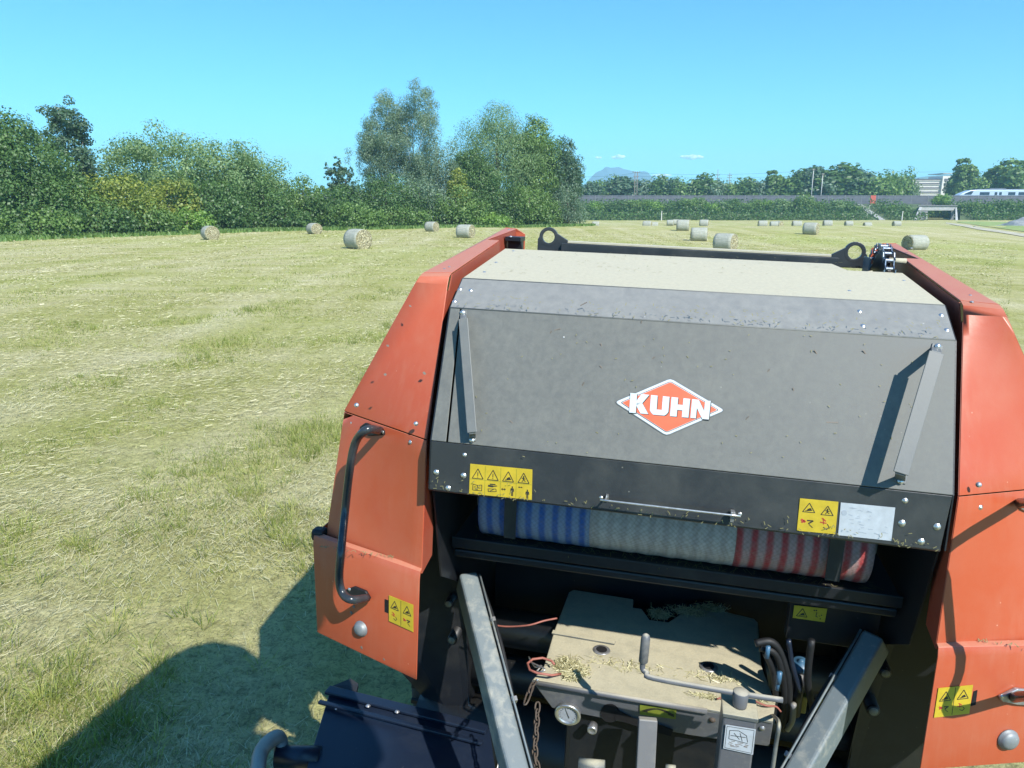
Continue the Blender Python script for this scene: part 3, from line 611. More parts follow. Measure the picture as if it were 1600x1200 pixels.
# underpass
up_ = empty('underpass', (0, 0, 0)); tag(up_, 'concrete railway underpass with open portal and slanting wing wall', 'underpass')
Yp = 212; a = at(1436, 322, Yp); b = at(1493, 322, Yp); lowz = -1.5
zt = at(1460, 322, Yp).z; zb = at(1460, 329, Yp).z
def skb(x0, x1, y0, y1, z0, z1): return [(x + (y - Yp) * .56, y, z0) for x, y in ((x0, y0), (x1, y0), (x1, y1), (x0, y1))], (0, 0, z1 - z0)
q = G(); q.prism(*skb(a.x, b.x, Yp, Yp + 16, zb, zt)); q.build('deck', M['concrete'], up_, bevel=.06)
q = G(); q.box(((a.x + b.x) / 2, Yp - .05, zt + .12), (b.x - a.x + .8, .5, .25)); q.build('edge_beam', M['barrier_post'], up_)
c1 = at(1449, 335, Yp).x; c2 = at(1486, 335, Yp).x
q = G(); q.prism(*skb(a.x + .05, c1, Yp + .1, Yp + 15.9, lowz, zb - .01)); q.build('abutment', M['barrier_post'], up_)
q = G(); q.prism(*skb(c2, b.x - .05, Yp + .1, Yp + 15.9, lowz, zb - .01)); q.build('abutment', M['barrier_post'], up_)
q = G(); q.prism([at(1437, 323, Yp), at(1441, 323, Yp), at(1430, 351, Yp - 7), at(1424, 351, Yp - 7)], (0, .3, -.6)); q.build('wing_wall', M['concrete'], up_)
q = G(); q.prism([at(1493, 324, Yp), at(1495, 324, Yp), at(1497, 346, Yp - 5), at(1493, 346, Yp - 5)], (.2, .3, -.6)); q.build('wing_wall', M['concrete'], up_)
q = G(); q.tube([at(1448, 331, Yp - .3), at(1448, 350, Yp - .3)], .12, 6); q.build('column', M['polewhite'], up_)
for i, (px, dx) in enumerate([(1455, 0), (1468, 0), (1480, 0)]):
    o = copy_tree(bp[(1, 0, 4)[i]]); P = at(px, 330, 246 - i * 2); o.location = (P.x, P.y, -1.3); o.scale = (1.1, 1.1, .8); tag(o, ['left', 'middle', 'right'][i] + ' one of three sunlit bushes seen through the underpass opening', 'shrub', group='bushes seen through the underpass')
# grey heap
q = G(); X0, X1 = at(1556, 345, 150).x, at(1640, 345, 150).x; vs = []; fs = []
for i in range(41):
    for j in range(9):
        u = i / 40; v = j / 8; e = math.sin(v * math.pi) * min(1, u * 6) * (1 + .5 * noise.noise(Vector((u * 9, v * 2, 0)))); vs.append((X0 + u * (X1 - X0), 142 + v * 8, g(X0, 145) + .15 + 1.5 * e + .25 * noise.noise(Vector((i * .9, j * .9, 5))) * (0 < j < 8)))
fs = [(i * 9 + j, i * 9 + j + 1, (i + 1) * 9 + j + 1, (i + 1) * 9 + j) for i in range(40) for j in range(8)]
q.add(vs, fs); tag(q.build('straw_heap', M['greyheap'], None, True), 'long low grey heap lying beyond the fresh green strip at the right', 'heap')

# ------------------------------------------------------------------ building, train, poles
bd = empty('concrete_building', at(1465, 318, 340)); tag(bd, 'pale flat-roofed concrete building with dark window bands between the far trees', 'building')
def bp_(px, py, Y=340): return at(px, py, Y) - bd.location
a, b = bp_(1428, 276), bp_(1472, 276)
q = G(); q.box(((a.x + b.x) / 2, 6, (a.z - 6) / 2 - 1), (b.x - a.x, 11.6, a.z + 6)); q.build('wall', M['bwall'], bd)
for k in range(4):
    z = bp_(1450, 280.5 + k * 6.6).z; q = G(); q.box(((a.x + b.x) / 2, .15, z), (b.x - a.x - 1.2, .5, .65)); w_o = q.build('window', M['bdark'], bd)
    q = G(); q.box(((a.x + b.x) / 2, -.12, z - .45), (b.x - a.x - 1.0, .12, .16)); q.build('sill', M['bwall'], w_o)
a, b = bp_(1472, 271.5), bp_(1487, 271.5)
q = G(); q.box(((a.x + b.x) / 2 + .05, 5, (a.z - 6) / 2 - 1), (b.x - a.x, 12, a.z + 6)); q.build('stair_tower', M['bwall'], bd)
for k in range(3):
    z = bp_(1450, 281.5 + k * 7).z; q = G(); q.box((bp_(1473.2, 280).x + .9, -1.0, z), (1.5, .3, 1.25)); q.build('window', M['bdark'], bd)
q = G(); q.box(((a.x + b.x) / 2 + .05, 5, a.z + .1), (b.x - a.x + .4, 12.4, .3)); q.build('roof', M['concrete'], bd)

tn = empty('train', (0, 238, 3.0)); tag(tn, 'white and blue passenger train with dark windows passing behind the barrier at the right', 'train')
def tp(px, py): p = at(px, py, 236.5); return Vector((p.x, 0, p.z - 3.0))
x0 = tp(1500, 300).x; zt = tp(1550, 296.5).z; prof = [(0, .4), (0, zt * .62), (.8, zt * .74), (3.2, zt * .96), (5, zt), (34, zt), (34, .4)]
q = G(); q.prism([(x0 + a, -1.5, b) for a, b in prof], (0, 3, 0)); q.build('body', M['train'], tn, bevel=.15)
q = G(); q.prism([(x0 + 1.6, -1.53, zt * .74), (x0 + 3.3, -1.53, zt * .90), (x0 + 4.2, -1.53, zt * .90), (x0 + 3.6, -1.53, zt * .66), (x0 + 1.4, -1.53, zt * .66)], (0, .02, 0)); q.build('cab_window', M['trainglass'], tn)
for a, b in [(6.2, 9.2), (10.8, 11.6), (12.2, 13.0), (15, 17.2), (18.2, 20.4), (21.4, 23.6), (24.6, 26.8), (28, 30)]:
    q = G(); q.box((x0 + (a + b) / 2, -1.53, zt * .74), (b - a, .04, zt * .20)); q.build('window', M['trainglass'], tn)
q = G(); q.box((x0 + 19.5, 0, zt + .12), (28, 2.4, .22)); q.box((x0 + 12, 0, zt + .35), (5, 1.8, .3)); q.build('roof_equipment', M['trainroof'], tn)
for cx_ in (6, 28): q = G(); q.box((x0 + cx_, 0, .25), (4, 2.2, .5)); q.build('bogie', M['black'], tn)

def pole(name, label, cat, px, top, Y, r, mat, arms=(), twin=0):
    a = at(px, top, Y); gz = 2.6; root = empty(name, (a.x, Y, gz)); h = a.z - gz
    for s in ((0,) if not twin else (-twin / 2, twin / 2)):
        q = G(); q.tube([(s, 0, -.2), (s, 0, h * .5), (s, 0, h)], [r, r * .85, r * .7], 8); q.build('pole', M[mat], root, True)
    for (z, w) in arms: q = G(); q.box((0, -.12, h - z), (w, .16, .16)); q.box((-w * .45, -.1, h - z + .2), (.12, .12, .3)); q.box((w * .45, -.1, h - z + .2), (.12, .12, .3)); q.build('cross_arm', M['wood'], root)
    return tag(root, label, cat)
pole('power_pole', 'twin wooden power poles with cross arms in front of the far mountain', 'power pole', 994.3, 268, 242, .17, 'wood', ((.2, 2.4), (1.6, 1.6)), .75)
pole('utility_pole', 'left and taller one of the two thin white poles above the barrier', 'pole', 1271.5, 264, 246, .13, 'polewhite', ((.3, .9),))
pole('utility_pole', 'right and shorter one of the two thin white poles above the barrier', 'pole', 1286, 271, 247, .13, 'polewhite', ((.3, .9),))
pole('mast', 'first thin antenna mast rising over the far trees, left one of two', 'mast', 1122, 265, 290, .14, 'wood', ((2, 1.4), (3.2, 1.4), (4.4, 1.2)))
pole('mast', 'second thin antenna mast with a bulky head, right one of two', 'mast', 1140.5, 270, 290, .14, 'wood', ((1, 1.6), (1.8, 1.6), (2.8, 1.2)))
pole('mast', 'short pointed mast peeking out above the trees right of the mountain', 'mast', 1039, 272, 290, .16, 'wood', ((2.5, .6),))
for (pxa, pya, pxb, pyb, Y0, Y1, lab) in [(994, 270, 1271, 266, 242, 246, 'upper thin overhead wire between the twin power poles and the white poles'), (994, 275, 1286, 272, 242, 247, 'lower thin overhead wire between the twin power poles and the white poles'), (1271, 266, 1680, 262, 246, 244, 'thin overhead wire running from the white poles to the right over the building'), (994, 270, 860, 273, 242, 240, 'thin overhead wire running left from the twin power poles behind the treeline')]:
    a, b = at(pxa, pya, Y0), at(pxb, pyb, Y1); q = G(); q.tube([a.lerp(b, i / 16) - Vector((0, 0, 4 * .9 * (i / 16) * (1 - i / 16))) for i in range(17)], .022, 4); tag(q.build('overhead_wire', M['black']), lab, 'wire')
for px, lab in ((1409.5, 'thin pale fence post left of the underpass'), (1033.5, 'thin pale post among the bushes behind the far bales')):
    X, Y = at(px, 340, 203).x, 203; q = G(); q.tube([(X, Y, -1.5), (X, Y, 1.1)], [.14, .11], 7); q.lathe((X, Y, 1.1), (0, 0, 1), [(0, .16), (.12, .14)], 8); tag(q.build('fence_post', M['polewhite']), lab, 'post')

# ------------------------------------------------------------------ hay bales
def bale_mesh(seed, frayed):
    r = random.Random(seed); R_ = .62; Lh = .61; seg = 40; nl = 7; V = []; F = []; MI = []
    for i in range(nl):
        u = i / (nl - 1) * 2 - 1; rr = R_ * (1 - .035 * abs(u) ** 6)
        for k in range(seg):
            a = 2 * math.pi * k / seg; c = math.cos(a); s = math.sin(a); q = rr * (1 + .012 * noise.noise(Vector((u * 2, c * 3, s * 3 + seed))));
            z = s * q
            if z < -R_ * .90: z = -R_ * .90
            V.append((u * Lh, c * q * 1.01, z))
    for i in range(nl - 1):
        for k in range(seg): F.append((i * seg + k, i * seg + (k + 1) % seg, (i + 1) * seg + (k + 1) % seg, (i + 1) * seg + k)); MI.append(0)
    for side in (0, 1):
        last = 0 if side == 0 else (nl - 1) * seg; sg = -1 if side == 0 else 1; prev = list(range(last, last + seg))
        for ring in range(1, 6):
            rr = R_ * (1 - ring / 6) * .98; cur = []
            for k in range(seg):
                a = 2 * math.pi * k / seg; c = math.cos(a); s = math.sin(a); b = noise.noise(Vector((c * rr * 7, s * rr * 7, seed + side * 9))) * (.055 if frayed else .035)
                cur.append(len(V)); V.append((sg * (Lh + .015 + b + .02 * ring / 6), c * rr, max(s * rr, -R_ * .9)))
            for k in range(seg):
                f = (prev[k], cur[k], cur[(k + 1) % seg], prev[(k + 1) % seg]); F.append(f if side else f[::-1]); MI.append(1)
            prev = cur
        V.append((sg * (Lh + .02), 0, 0)); c0 = len(V) - 1
        for k in range(seg): f = (prev[k], c0, prev[(k + 1) % seg]); F.append(f if side else f[::-1]); MI.append(1)
    q = G(); q.v = [Vector(v) for v in V]; q.f = F; q.m = MI
    return q, R_ * .9
def loose_strands(seed, n=240):
    r = np.random.default_rng(seed); a = r.uniform(0, 6.28, n); rr = .62 * np.sqrt(r.uniform(0, 1, n)); side = np.where(r.random(n) < .5, -1, 1)
    P = np.stack([side * (.64 + r.uniform(0, .03, n)), np.cos(a) * rr, np.maximum(np.sin(a) * rr, -.5)], -1); d = r.normal(size=(n, 3)) * .09; d[:, 0] = np.abs(d[:, 0]) * side * .5; w = r.normal(size=(n, 3)) * .007
    V = np.stack([P - d * .5 - w, P - d * .5 + w, P + d], 1).reshape(-1, 3); return V, np.arange(n * 3).reshape(n, 3), r.uniform(.3, 1, n)
bproto = []
for k in range(4):
    q, rb = bale_mesh(k * 3 + 1, k % 2); root = empty('hay_bale'); o = q.build('bale_body', [M['bale'], M['bale_end']], root, True)
    V, F, t_ = loose_strands(k); np_mesh('loose_hay', V, F, L['hay'], root, t_)['kind'] = 'stuff'; bproto.append(root)
def diam(Y, px): return px * Y * .972 / FPX
BALES = [  # px centre, base py, size px (height), turn of the axle in degrees from +X, Y override, label
 (325, 375, 22.5, -52, None, 'leftmost hay bale, small, lying before the dark bushes with its end facing right'),
 (489, 366, 14.5, -50, None, 'small distant bale beneath the low gap in the treeline, second from the left'),
 (557, 389.5, 32, -42, None, 'largest bale on the left meadow, with a broad frayed hay end turned right'),
 (674, 362, 14, -35, None, 'small bale under the birches, left of the bale with the rounder body'),
 (727, 372, 21.5, -25, None, 'medium bale just left of the tip of the baler\'s left orange cover'),
 (931, 349, 10, -10, 136, 'tiny far bale standing alone where the treeline ends'),
 (1011.5, 351, 10, -22, 122, 'left and nearer one of two touching tiny far bales below the mountain'),
 (1022.5, 350, 9, -8, 134, 'right and farther one of two touching tiny far bales below the mountain'),
 (1047, 351, 8.5, -12, 152, 'tiny sunken bale left of the bale that stands before another'),
 (1056, 351, 8.5, 0, 156, 'half hidden tiny bale peeking out left behind a nearer bale'),
 (1068.5, 361, 18.5, -16, None, 'mid-distance bale beyond the lifting bar, slightly behind and left of its nearer neighbour'),
 (1100, 351, 10.5, -18, 118, 'tiny far bale above and behind the near bale in the middle'),
 (1094, 377, 22, -12, None, 'near bale standing upright-looking in the middle, above the black lifting bar'),
 (1136, 393, 29, -40, None, 'bale half hidden behind the black lifting bar, only its round top showing'),
 (1191.5, 351.5, 10.5, -10, 120, 'tiny far bale alone right of the half hidden bale'),
 (1209, 351.5, 9, -10, 138, 'tiny sunken far bale, left one of a close pair right of the lone tiny bale'),
 (1216.5, 351.5, 8.5, -60, 142, 'tiny sunken far bale seen on its round end, right one of a close pair'),
 (1245, 351, 10.5, -8, 120, 'tiny far bale a little left of the torn slumped bale'),
 (1269.5, 367, 22.5, -38, None, 'torn slumped bale with loose hay bursting from its right side'),
 (1293, 350.5, 11, -12, 118, 'tiny far bale just right behind the torn slumped bale'),
 (1326, 351, 8.5, -6, 145, 'tiny sunken bale below the stair handrail, second from right in the far row'),
 (1355.5, 351, 9, -5, 132, 'tiny sunken bale in front of the concrete stairs'),
 (1401, 350.5, 8.5, -5, 142, 'tiny sunken bale left of the underpass'),
 (1434.5, 391, 25, 12, None, 'smooth tightly wrapped bale right beside the tip of the baler\'s right orange cover'),
]
for i, (px, base, hp, turn, Yo, lab) in enumerate(BALES):
    k = i % 4; root = bproto[k] if i < 4 else copy_tree(bproto[k])
    if Yo is None: X, Y = hit(px, base); Y += .55; sc = hp * .96 * Y * .985 / FPX / 1.17
    else: Y = Yo; X = at(px, base, Y).x; sc = 1.0
    sc = min(1.12, max(.9, sc)); root.location = (X, Y, g(X, Y) + rb * sc); root.scale = (sc * (1.05 if i != 23 else 1.12), sc, sc); root.rotation_euler = (0, 0, math.radians(turn)); root.scale = (root.scale[0] * (1 + .05 * math.sin(i * 2.3)), root.scale[1] * (1 + .05 * math.sin(i * 1.7)), sc * (1 - .035 * abs(math.sin(i * 3.1)))); root.location.z = g(X, Y) + rb * root.scale[2] - .03
    tag(root, lab, 'hay bale', group='round hay bales on the meadow')
# the torn bale's slumped side

# ================================================================== THE BALER (machine frame)
BA = empty('round_baler', mat=BMAT); tag(BA, 'orange and grey round baler hitched behind the tractor, dusty hood with diamond badge', 'baler')
def P3(x, y, z): return Vector((x, y, z))
A_, B_, C_, D_ = (2.44, -.251), (2.304, -.334), (2.122, -.733), (2.108, -.892)
hood_pl = Plane(P3(-.7, *B_), P3(.7, *B_), P3(.7, *C_)); band_pl = Plane(P3(-.7, *C_), P3(.7, *C_), P3(.7, *D_))
slope_pl = Plane(P3(-.7, *A_), P3(.7, *A_), P3(.7, *B_)); top_pl = Plane(P3(-.7, *A_), P3(.7, *A_), P3(.7, 3.05, -.181))
def quadsheet(pts, n=1): q = GM(); q.add(pts, [tuple(range(len(pts)))]); return q
# ---- hood
q = GM(); x0, x1 = -.75, .75
tp_ = [P3(x0, *A_), P3(x1, *A_), P3(x1, 2.93, -.195), P3(.56, 2.90, -.193), P3(.53, 3.05, -.181), P3(x0, 3.05, -.181)]
q.add(tp_, [(0, 1, 2, 3, 4, 5)]); hood_top = q.build('hood_top', M['hood_top'], BA, solid=.004)
q = GM(); q.add([P3(x0, A_[0], A_[1]), P3(x1, A_[0], A_[1]), P3(x1, *B_), P3(x0, *B_)], [(0, 1, 2, 3)]); fold = q.build('hood_slope', M['hood_slope'], BA, solid=.004)
q = GM(); xs_ = -.715
q.add([P3(xs_ + .003, *B_), P3(x1, *B_), P3(x1, *C_), P3(xs_ + .02, *C_)], [(0, 1, 2, 3)]); hood = q.build('hood_panel', M['hood'], BA, solid=.004, bevel=.003)
q = GM(); q.add([P3(x0, *B_), P3(xs_ - .003, *B_), P3(xs_ + .014, *C_), P3(x0, *C_)], [(0, 1, 2, 3)]); q.build('hood_side_strip', M['hood'], BA, solid=.004, bevel=.002)
q = GM(); q.add([P3(x0, C_[0] + .002, C_[1] - .002), P3(x1, C_[0] + .002, C_[1] - .002), P3(x1 - .012, *D_), P3(x0, *D_)], [(0, 1, 2, 3)]); band = q.build('hood_band', M['band'], BA, solid=.006, bevel=.002)
for s in (-1, 1):      # returned flanges and side plates of the hood
    X = s * .752; q = GM(); q.add([P3(X, *A_), P3(X, *B_), P3(X, *C_), P3(X, *D_), P3(X, D_[0] + .12, D_[1] + .05), P3(X, 2.55, -.6), P3(X, 3.0, -.45), P3(X, 2.93, -.2)], [tuple(range(8))]); q.build('hood_side', M['dark'], BA, solid=.004)
q = GM(); q.tube([P3(-.75, D_[0] + .006, D_[1]), P3(.74, D_[0] + .006, D_[1])], .006, 6); q.build('lower_hem', M['band'], band, True)
q = GM(); q.tube([P3(-.75, *B_), P3(.75, *B_)], .0035, 6); q.tube([P3(-.75, *A_), P3(.75, *A_)], .0035, 6); q.build('fold_edge', M['hood'], fold, True)
# ---- domed bolts: one mesh, copied
bq = G(); bq.lathe((0, 0, 0), (0, 0, 1), [(0, 1), (.14, 1), (.16, .82), (.42, .66), (.56, .38), (.6, .05)], 14); bolt0 = None
def bolt(p, n, r, parent=BA, mat=None, name='bolt'):
    global bolt0
    if bolt0 is None: bolt0 = bq.build('bolt', M['zinc'], parent, True); o = bolt0
    else: o = bpy.data.objects.new(name, bolt0.data); COL.objects.link(o); o.parent = parent
    o.location = Vector(p) - BASE; o.scale = (r, r, r); o.rotation_mode = 'QUATERNION'; o.rotation_quaternion = Vector(n).to_track_quat('Z', 'Y')
    if mat: o.material_slots[0].link = 'OBJECT'; o.material_slots[0].material = mat
    return o
for px, py in [(719, 452), (735.5, 454), (710.5, 471), (1343, 487), (1348, 509.5), (1470.5, 493), (1479, 516)]: bolt(slope_pl.pt(px, py), slope_pl.n, .0095)
for px, py in [(1293, 419), (1310, 437.5), (1327, 455.5), (1389, 438), (1412, 439.5), (802, 393), (775, 411), (757, 426)]: bolt(top_pl.pt(px, py), top_pl.n, .008)
for px, py, r in [(682, 738, .0115), (724.5, 743, .0115), (726, 711, .008), (700.5, 762.5, .0115), (1414, 782.5, .0085), (1409, 817.5, .012), (1464, 823, .012), (1439, 846, .012), (939.5, 777.5, .008), (1156, 803, .008)]: bolt(band_pl.pt(px, py), band_pl.n, r)
for px, py in [(732, 586), (721, 491), (881, 527)]: bolt(hood_pl.pt(px, py), hood_pl.n, .004)
# ---- flat straps standing off the hood
def strap(t, b, off, w):
    n = hood_pl.n; pt_, pb = hood_pl.pt(*t, .0), hood_pl.pt(*b, .0); d = (pb - pt_).normalized(); q = GM(); s = d.cross(n).normalized()
    a0, a1 = hood_pl.pt(t[0], t[1] + 6, off), hood_pl.pt(b[0], b[1] - 8, off)
    q.prism([a0 - s * w, a0 + s * w, a1 + s * w, a1 - s * w], n * .005)
    for e, f, k in ((pt_, a0, .012), (pb, a1, -.012)):
        q.prism([e - s * w * .7 - d * .004, e + s * w * .7 - d * .004, f + s * w * .7 - d * .004, f - s * w * .7 - d * .004], d * .008)
        q.prism([e - s * w * .8 - d * .012, e + s * w * .8 - d * .012, e + s * w * .8 + d * .012, e - s * w * .8 + d * .012], n * .006)
    o = q.build('strap', M['strap'], BA, bevel=.0015); bolt(pt_ - d * .006 + n * .008, n, .0085, o); bolt(pb + d * .008 + n * .008, n, .0085, o)
strap((724, 492), (738, 684), .05, .015); strap((1463, 545), (1407, 748), .095, .019)
# ---- wire handle on the band
a, b = band_pl.pt(948, 776), band_pl.pt(1147, 799); n = band_pl.n
q = GM(); q.tube(smooth_path([a, a + n * .035, a.lerp(b, .03) + n * .04, a.lerp(b, .97) + n * .04, b + n * .035, b], 4), .0032, 6); h_ = q.build('wire_handle', M['zinc'], BA, True)
q = GM(); q.box(band_pl.pt(1144, 806, .02), (.010, .022, .030)); q.box(band_pl.pt(949, 777, .006), (.008, .012, .018)); q.build('bracket', M['zinc'], h_)

# ---- stickers: outlines in the plane they are stuck to
def decal(name, pl, base, marks, mat, parent, th=.0012, lift=.0036):
    """base: corner pixels of the sheet; marks: list of (material, [(u, v)...]) in the sheet's own unit square"""
    c = [pl.pt(*p, lift) for p in base]; q = GM(); mats = [mat]; q.prism([p for p in c], pl.n * th)
    def uv(u, v): return (c[0] * (1 - u) + c[1] * u) * (1 - v) + (c[3] * (1 - u) + c[2] * u) * v
    for m_, poly in marks:
        if m_ not in mats: mats.append(m_)
        q.cur = mats.index(m_); pts = [uv(*p) + pl.n * th for p in poly]; q.prism(pts, pl.n * .0006)
    return q.build(name, mats, parent)
I = M['ink']
def seg(a, b, w, m=None):
    ax_, ay = a; bx, by = b; dx, dy = bx - ax_, by - ay; l = math.hypot(dx, dy) or 1; nx, ny = -dy / l * w / 2, dx / l * w / 2
    return (m or I, [(ax_ + nx, ay + ny), (bx + nx, by + ny), (bx - nx, by - ny), (ax_ - nx, ay - ny)])
def cell(u0, v0, w, h, items):  # place marks drawn in a 0..1 cell
    return [(m, [(u0 + x * w, v0 + y * h) for x, y in p]) for m, p in items]
def tri(extra): return [seg((.5, .10), (.10, .88), .055), seg((.10, .88), (.90, .88), .055), seg((.90, .88), (.5, .10), .055)] + extra
excl = [seg((.5, .38), (.5, .66), .05), seg((.5, .73), (.5, .79), .05)]
hand = [seg((.28, .78), (.72, .70), .06), seg((.40, .74), (.55, .55), .06), seg((.55, .55), (.66, .60), .05), (I, [(.40, .62), (.62, .52), (.68, .70), (.42, .78)])]
man_fall = [seg((.5, .42), (.5, .62), .09), seg((.5, .62), (.38, .80), .05), seg((.5, .62), (.64, .76), .05), seg((.36, .50), (.64, .56), .05), (I, [(.46, .33), (.55, .33), (.55, .42), (.46, .42)])]
man = [(I, [(.40, .10), (.58, .10), (.58, .26), (.40, .26)]), (I, [(.30, .28), (.68, .28), (.66, .60), (.34, .60)]), seg((.41, .6), (.41, .98), .12), seg((.58, .6), (.58, .98), .12), seg((.28, .3), (.22, .58), .08), seg((.70, .3), (.76, .58), .08)]
book = [seg((.1, .3), (.1, .85), .05), seg((.1, .85), (.9, .85), .05), seg((.9, .3), (.9, .85), .05), seg((.1, .3), (.5, .38), .05), seg((.5, .38), (.9, .3), .05), seg((.5, .38), (.5, .85), .05), seg((.2, .5), (.4, .53), .03), seg((.2, .62), (.4, .65), .03), seg((.6, .53), (.8, .5), .03), seg((.6, .65), (.8, .62), .03)]
key = [seg((.25, .15), (.75, .15), .10), (I, [(.1, .22), (.55, .25), (.55, .42), (.1, .40)]), seg((.55, .33), (.9, .25), .08), seg((.1, .6), (.8, .55), .05), seg((.15, .85), (.85, .78), .05), seg((.1, .6), (.15, .85), .05), seg((.8, .55), (.85, .78), .05), seg((.3, .78), (.6, .6), .06)]
arrow2 = [seg((.1, .5), (.55, .5), .07), (I, [(.1, .5), (.24, .38), (.24, .62)]), (I, [(.58, .5), (.44, .38), (.44, .62)])]
marks = []
for k, (t1, b1) in enumerate([(tri(excl), book), (tri(excl), key), (tri(hand), None), (tri(man_fall), None)]):
    marks += cell(.02 + k * .245, .10, .22, .42, t1)
    if b1: marks += cell(.04 + k * .245, .56, .18, .36, b1)
marks += cell(.50, .56, .15, .36, arrow2) + cell(.64, .58, .10, .36, man) + cell(.77, .50, .14, .24, arrow2) + cell(.88, .64, .10, .34, man)
marks += [seg((x, .03), (x, .97), .004, M['olive']) for x in (.25, .5, .75)] + [seg((.0, .5), (1, .5), .006, M['olive'])]
decal('warning_sticker', band_pl, [(735, 724.5), (832, 733.5), (831, 781), (733, 771)], marks, M['yellow'], band)['label'] = 'wide yellow sticker with four warning triangles, book and figures'
rd = M['ink_red']
roller = [seg((.05, .25), (.35, .45), .16, rd), seg((.1, .5), (.3, .3), .14, rd), seg((.45, .3), (.85, .3), .10), seg((.85, .3), (.55, .55), .10), seg((.6, .6), (.85, .85), .05)]
scrib = [seg((.2, .1), (.5, .3), .08, rd), seg((.1, .4), (.55, .45), .07, rd), seg((.3, .1), (.35, .55), .06, rd), seg((.6, .5), (.75, .7), .05), seg((.35, .75), (.6, .9), .05), seg((.75, .7), (.6, .9), .05)]
marks = cell(.06, .08, .40, .36, tri(hand)) + cell(.54, .12, .40, .36, tri(man_fall)) + cell(.06, .54, .40, .38, roller) + cell(.54, .50, .38, .42, scrib)
decal('warning_sticker', band_pl, [(1250, 778.5), (1310, 784), (1305, 834.5), (1245, 829)], marks, M['yellow'], band)['label'] = 'square yellow sticker with two warning triangles'
gk = M['ink_grey']; r_ = random.Random(4); marks = [(gk, [(.08 + .05 * math.cos(a), .30 + .085 * math.sin(a)) for a in [i * math.pi / 5 for i in range(10)]])]
for i in range(26):
    u, v = r_.uniform(.15, .9), r_.uniform(.1, .9); a = r_.uniform(-.5, .5); l = r_.uniform(.02, .09); marks.append(seg((u, v), (min(.97, u + l), v + a * l), r_.uniform(.008, .02), gk))
decal('white_sticker', band_pl, [(1313.7, 785), (1398.7, 793), (1392.5, 845), (1309.5, 836)], marks, M['white'], band)['label'] = 'pale faded sticker, its print worn away'
# ---- badge on the hood
def hp_(px, py, off=0.): return hood_pl.pt(px, py, off)
def rounded(c, k=.06):
    out = []; n = len(c)
    for i in range(n):
        p, a, b = Vector(c[i]), Vector(c[i - 1]), Vector(c[(i + 1) % n])
        s, e = p.lerp(a, k), p.lerp(b, k)
        out += [s.lerp(p, .5).lerp(p.lerp(e, .5), 0), s * .25 + p * .5 + e * .25, e.lerp(p, .5)]; out[-3] = s; out[-1] = e
    return [tuple(v) for v in out]
def scale2(c, k):
    cx_ = sum(p[0] for p in c) / len(c); cy_ = sum(p[1] for p in c) / len(c); return [(cx_ + (x - cx_) * k, cy_ + (y - cy_) * k) for x, y in c]
dia = [(958, 628), (1048, 590), (1135, 641.5), (1041, 682)]
bq_ = GM()
for i, (k, rr, mt) in enumerate([(1.0, .07, 0), (.965, .055, 1), (.875, .04, 3), (.855, .035, 1), (.84, .03, 2)]):
    bq_.cur = mt; bq_.prism([hp_(x, y, .0022 + .0006 * i) for x, y in rounded(scale2(dia, k), rr)], hood_pl.n * .0012)
TL, TR, BR, BL = (985, 614), (1110.5, 626.5), (1107.5, 655.5), (983, 644.5)
def lt(u, v): return (TL[0] * (1 - u) * (1 - v) + TR[0] * u * (1 - v) + BR[0] * u * v + BL[0] * (1 - u) * v, TL[1] * (1 - u) * (1 - v) + TR[1] * u * (1 - v) + BR[1] * u * v + BL[1] * (1 - u) * v)
K_ = [[(0, 0), (.36, 0), (.36, 1), (0, 1)], [(.36, .36), (.60, 0), (1.02, 0), (.64, .50), (.36, .62)], [(.36, .50), (.64, .42), (1.04, 1), (.62, 1), (.36, .62)]]
U_ = [[(0, 0), (.36, 0), (.36, .72), (.10, .93), (0, .80)], [(.64, 0), (1, 0), (1, .80), (.90, .93), (.64, .72)], [(.10, .93), (.36, .72), (.64, .72), (.90, .93), (.80, 1), (.20, 1)]]
H_ = [[(0, 0), (.36, 0), (.36, 1), (0, 1)], [(.64, 0), (1, 0), (1, 1), (.64, 1)], [(.36, .36), (.64, .36), (.64, .64), (.36, .64)]]
N_ = [[(0, 0), (.30, 0), (.30, 1), (0, 1)], [(.70, 0), (1, 0), (1, 1), (.70, 1)], [(.30, 0), (.36, 0), (.70, .56), (.70, 1), (.64, 1), (.30, .44)]]
for sh, off, mt in ((.6, .0056, 3), (0, .0062, 1)):
    bq_.cur = mt
    for k, gl_ in enumerate((K_, U_, H_, N_)):
        for poly in gl_:
            pts = [lt(.0 + k * .256 + u * .232 + (0 if k else 0), v) for u, v in poly]; bq_.prism([hp_(x + (sh * 2), y + sh * 1.8, off) for x, y in pts], hood_pl.n * .0006)
bq_.build('brand_badge', [M['logo_clear'], M['logo_white'], M['logo_red'], M['ink']], hood)['label'] = 'white and orange diamond badge with the letters KUHN'
# dried bits stuck to the hood
q = GM(); r_ = random.Random(5)
for (px, py, s) in [(910, 602, 3), (1166, 655, 3), (1200, 580, 2), (1300, 660, 4), (870, 515, 3), (940, 574, 2), (1002, 505, 2), (860, 520, 2), (912, 475, 3), (940, 540, 2), (1276, 552, 3), (1352, 552, 3), (1240, 610, 2), (800, 660, 2), (1020, 560, 2)]:
    p = hp_(px, py, .002); d = Vector((r_.uniform(-1, 1), 0, r_.uniform(-1, 1))).normalized(); e = hood_pl.n.cross(d).normalized() * .0015; d = d * s * .004
    q.prism([p - d - e, p + d - e, p + d + e, p - d + e], hood_pl.n * .001)
q.build('chaff', M['wood'], hood, kind='stuff')

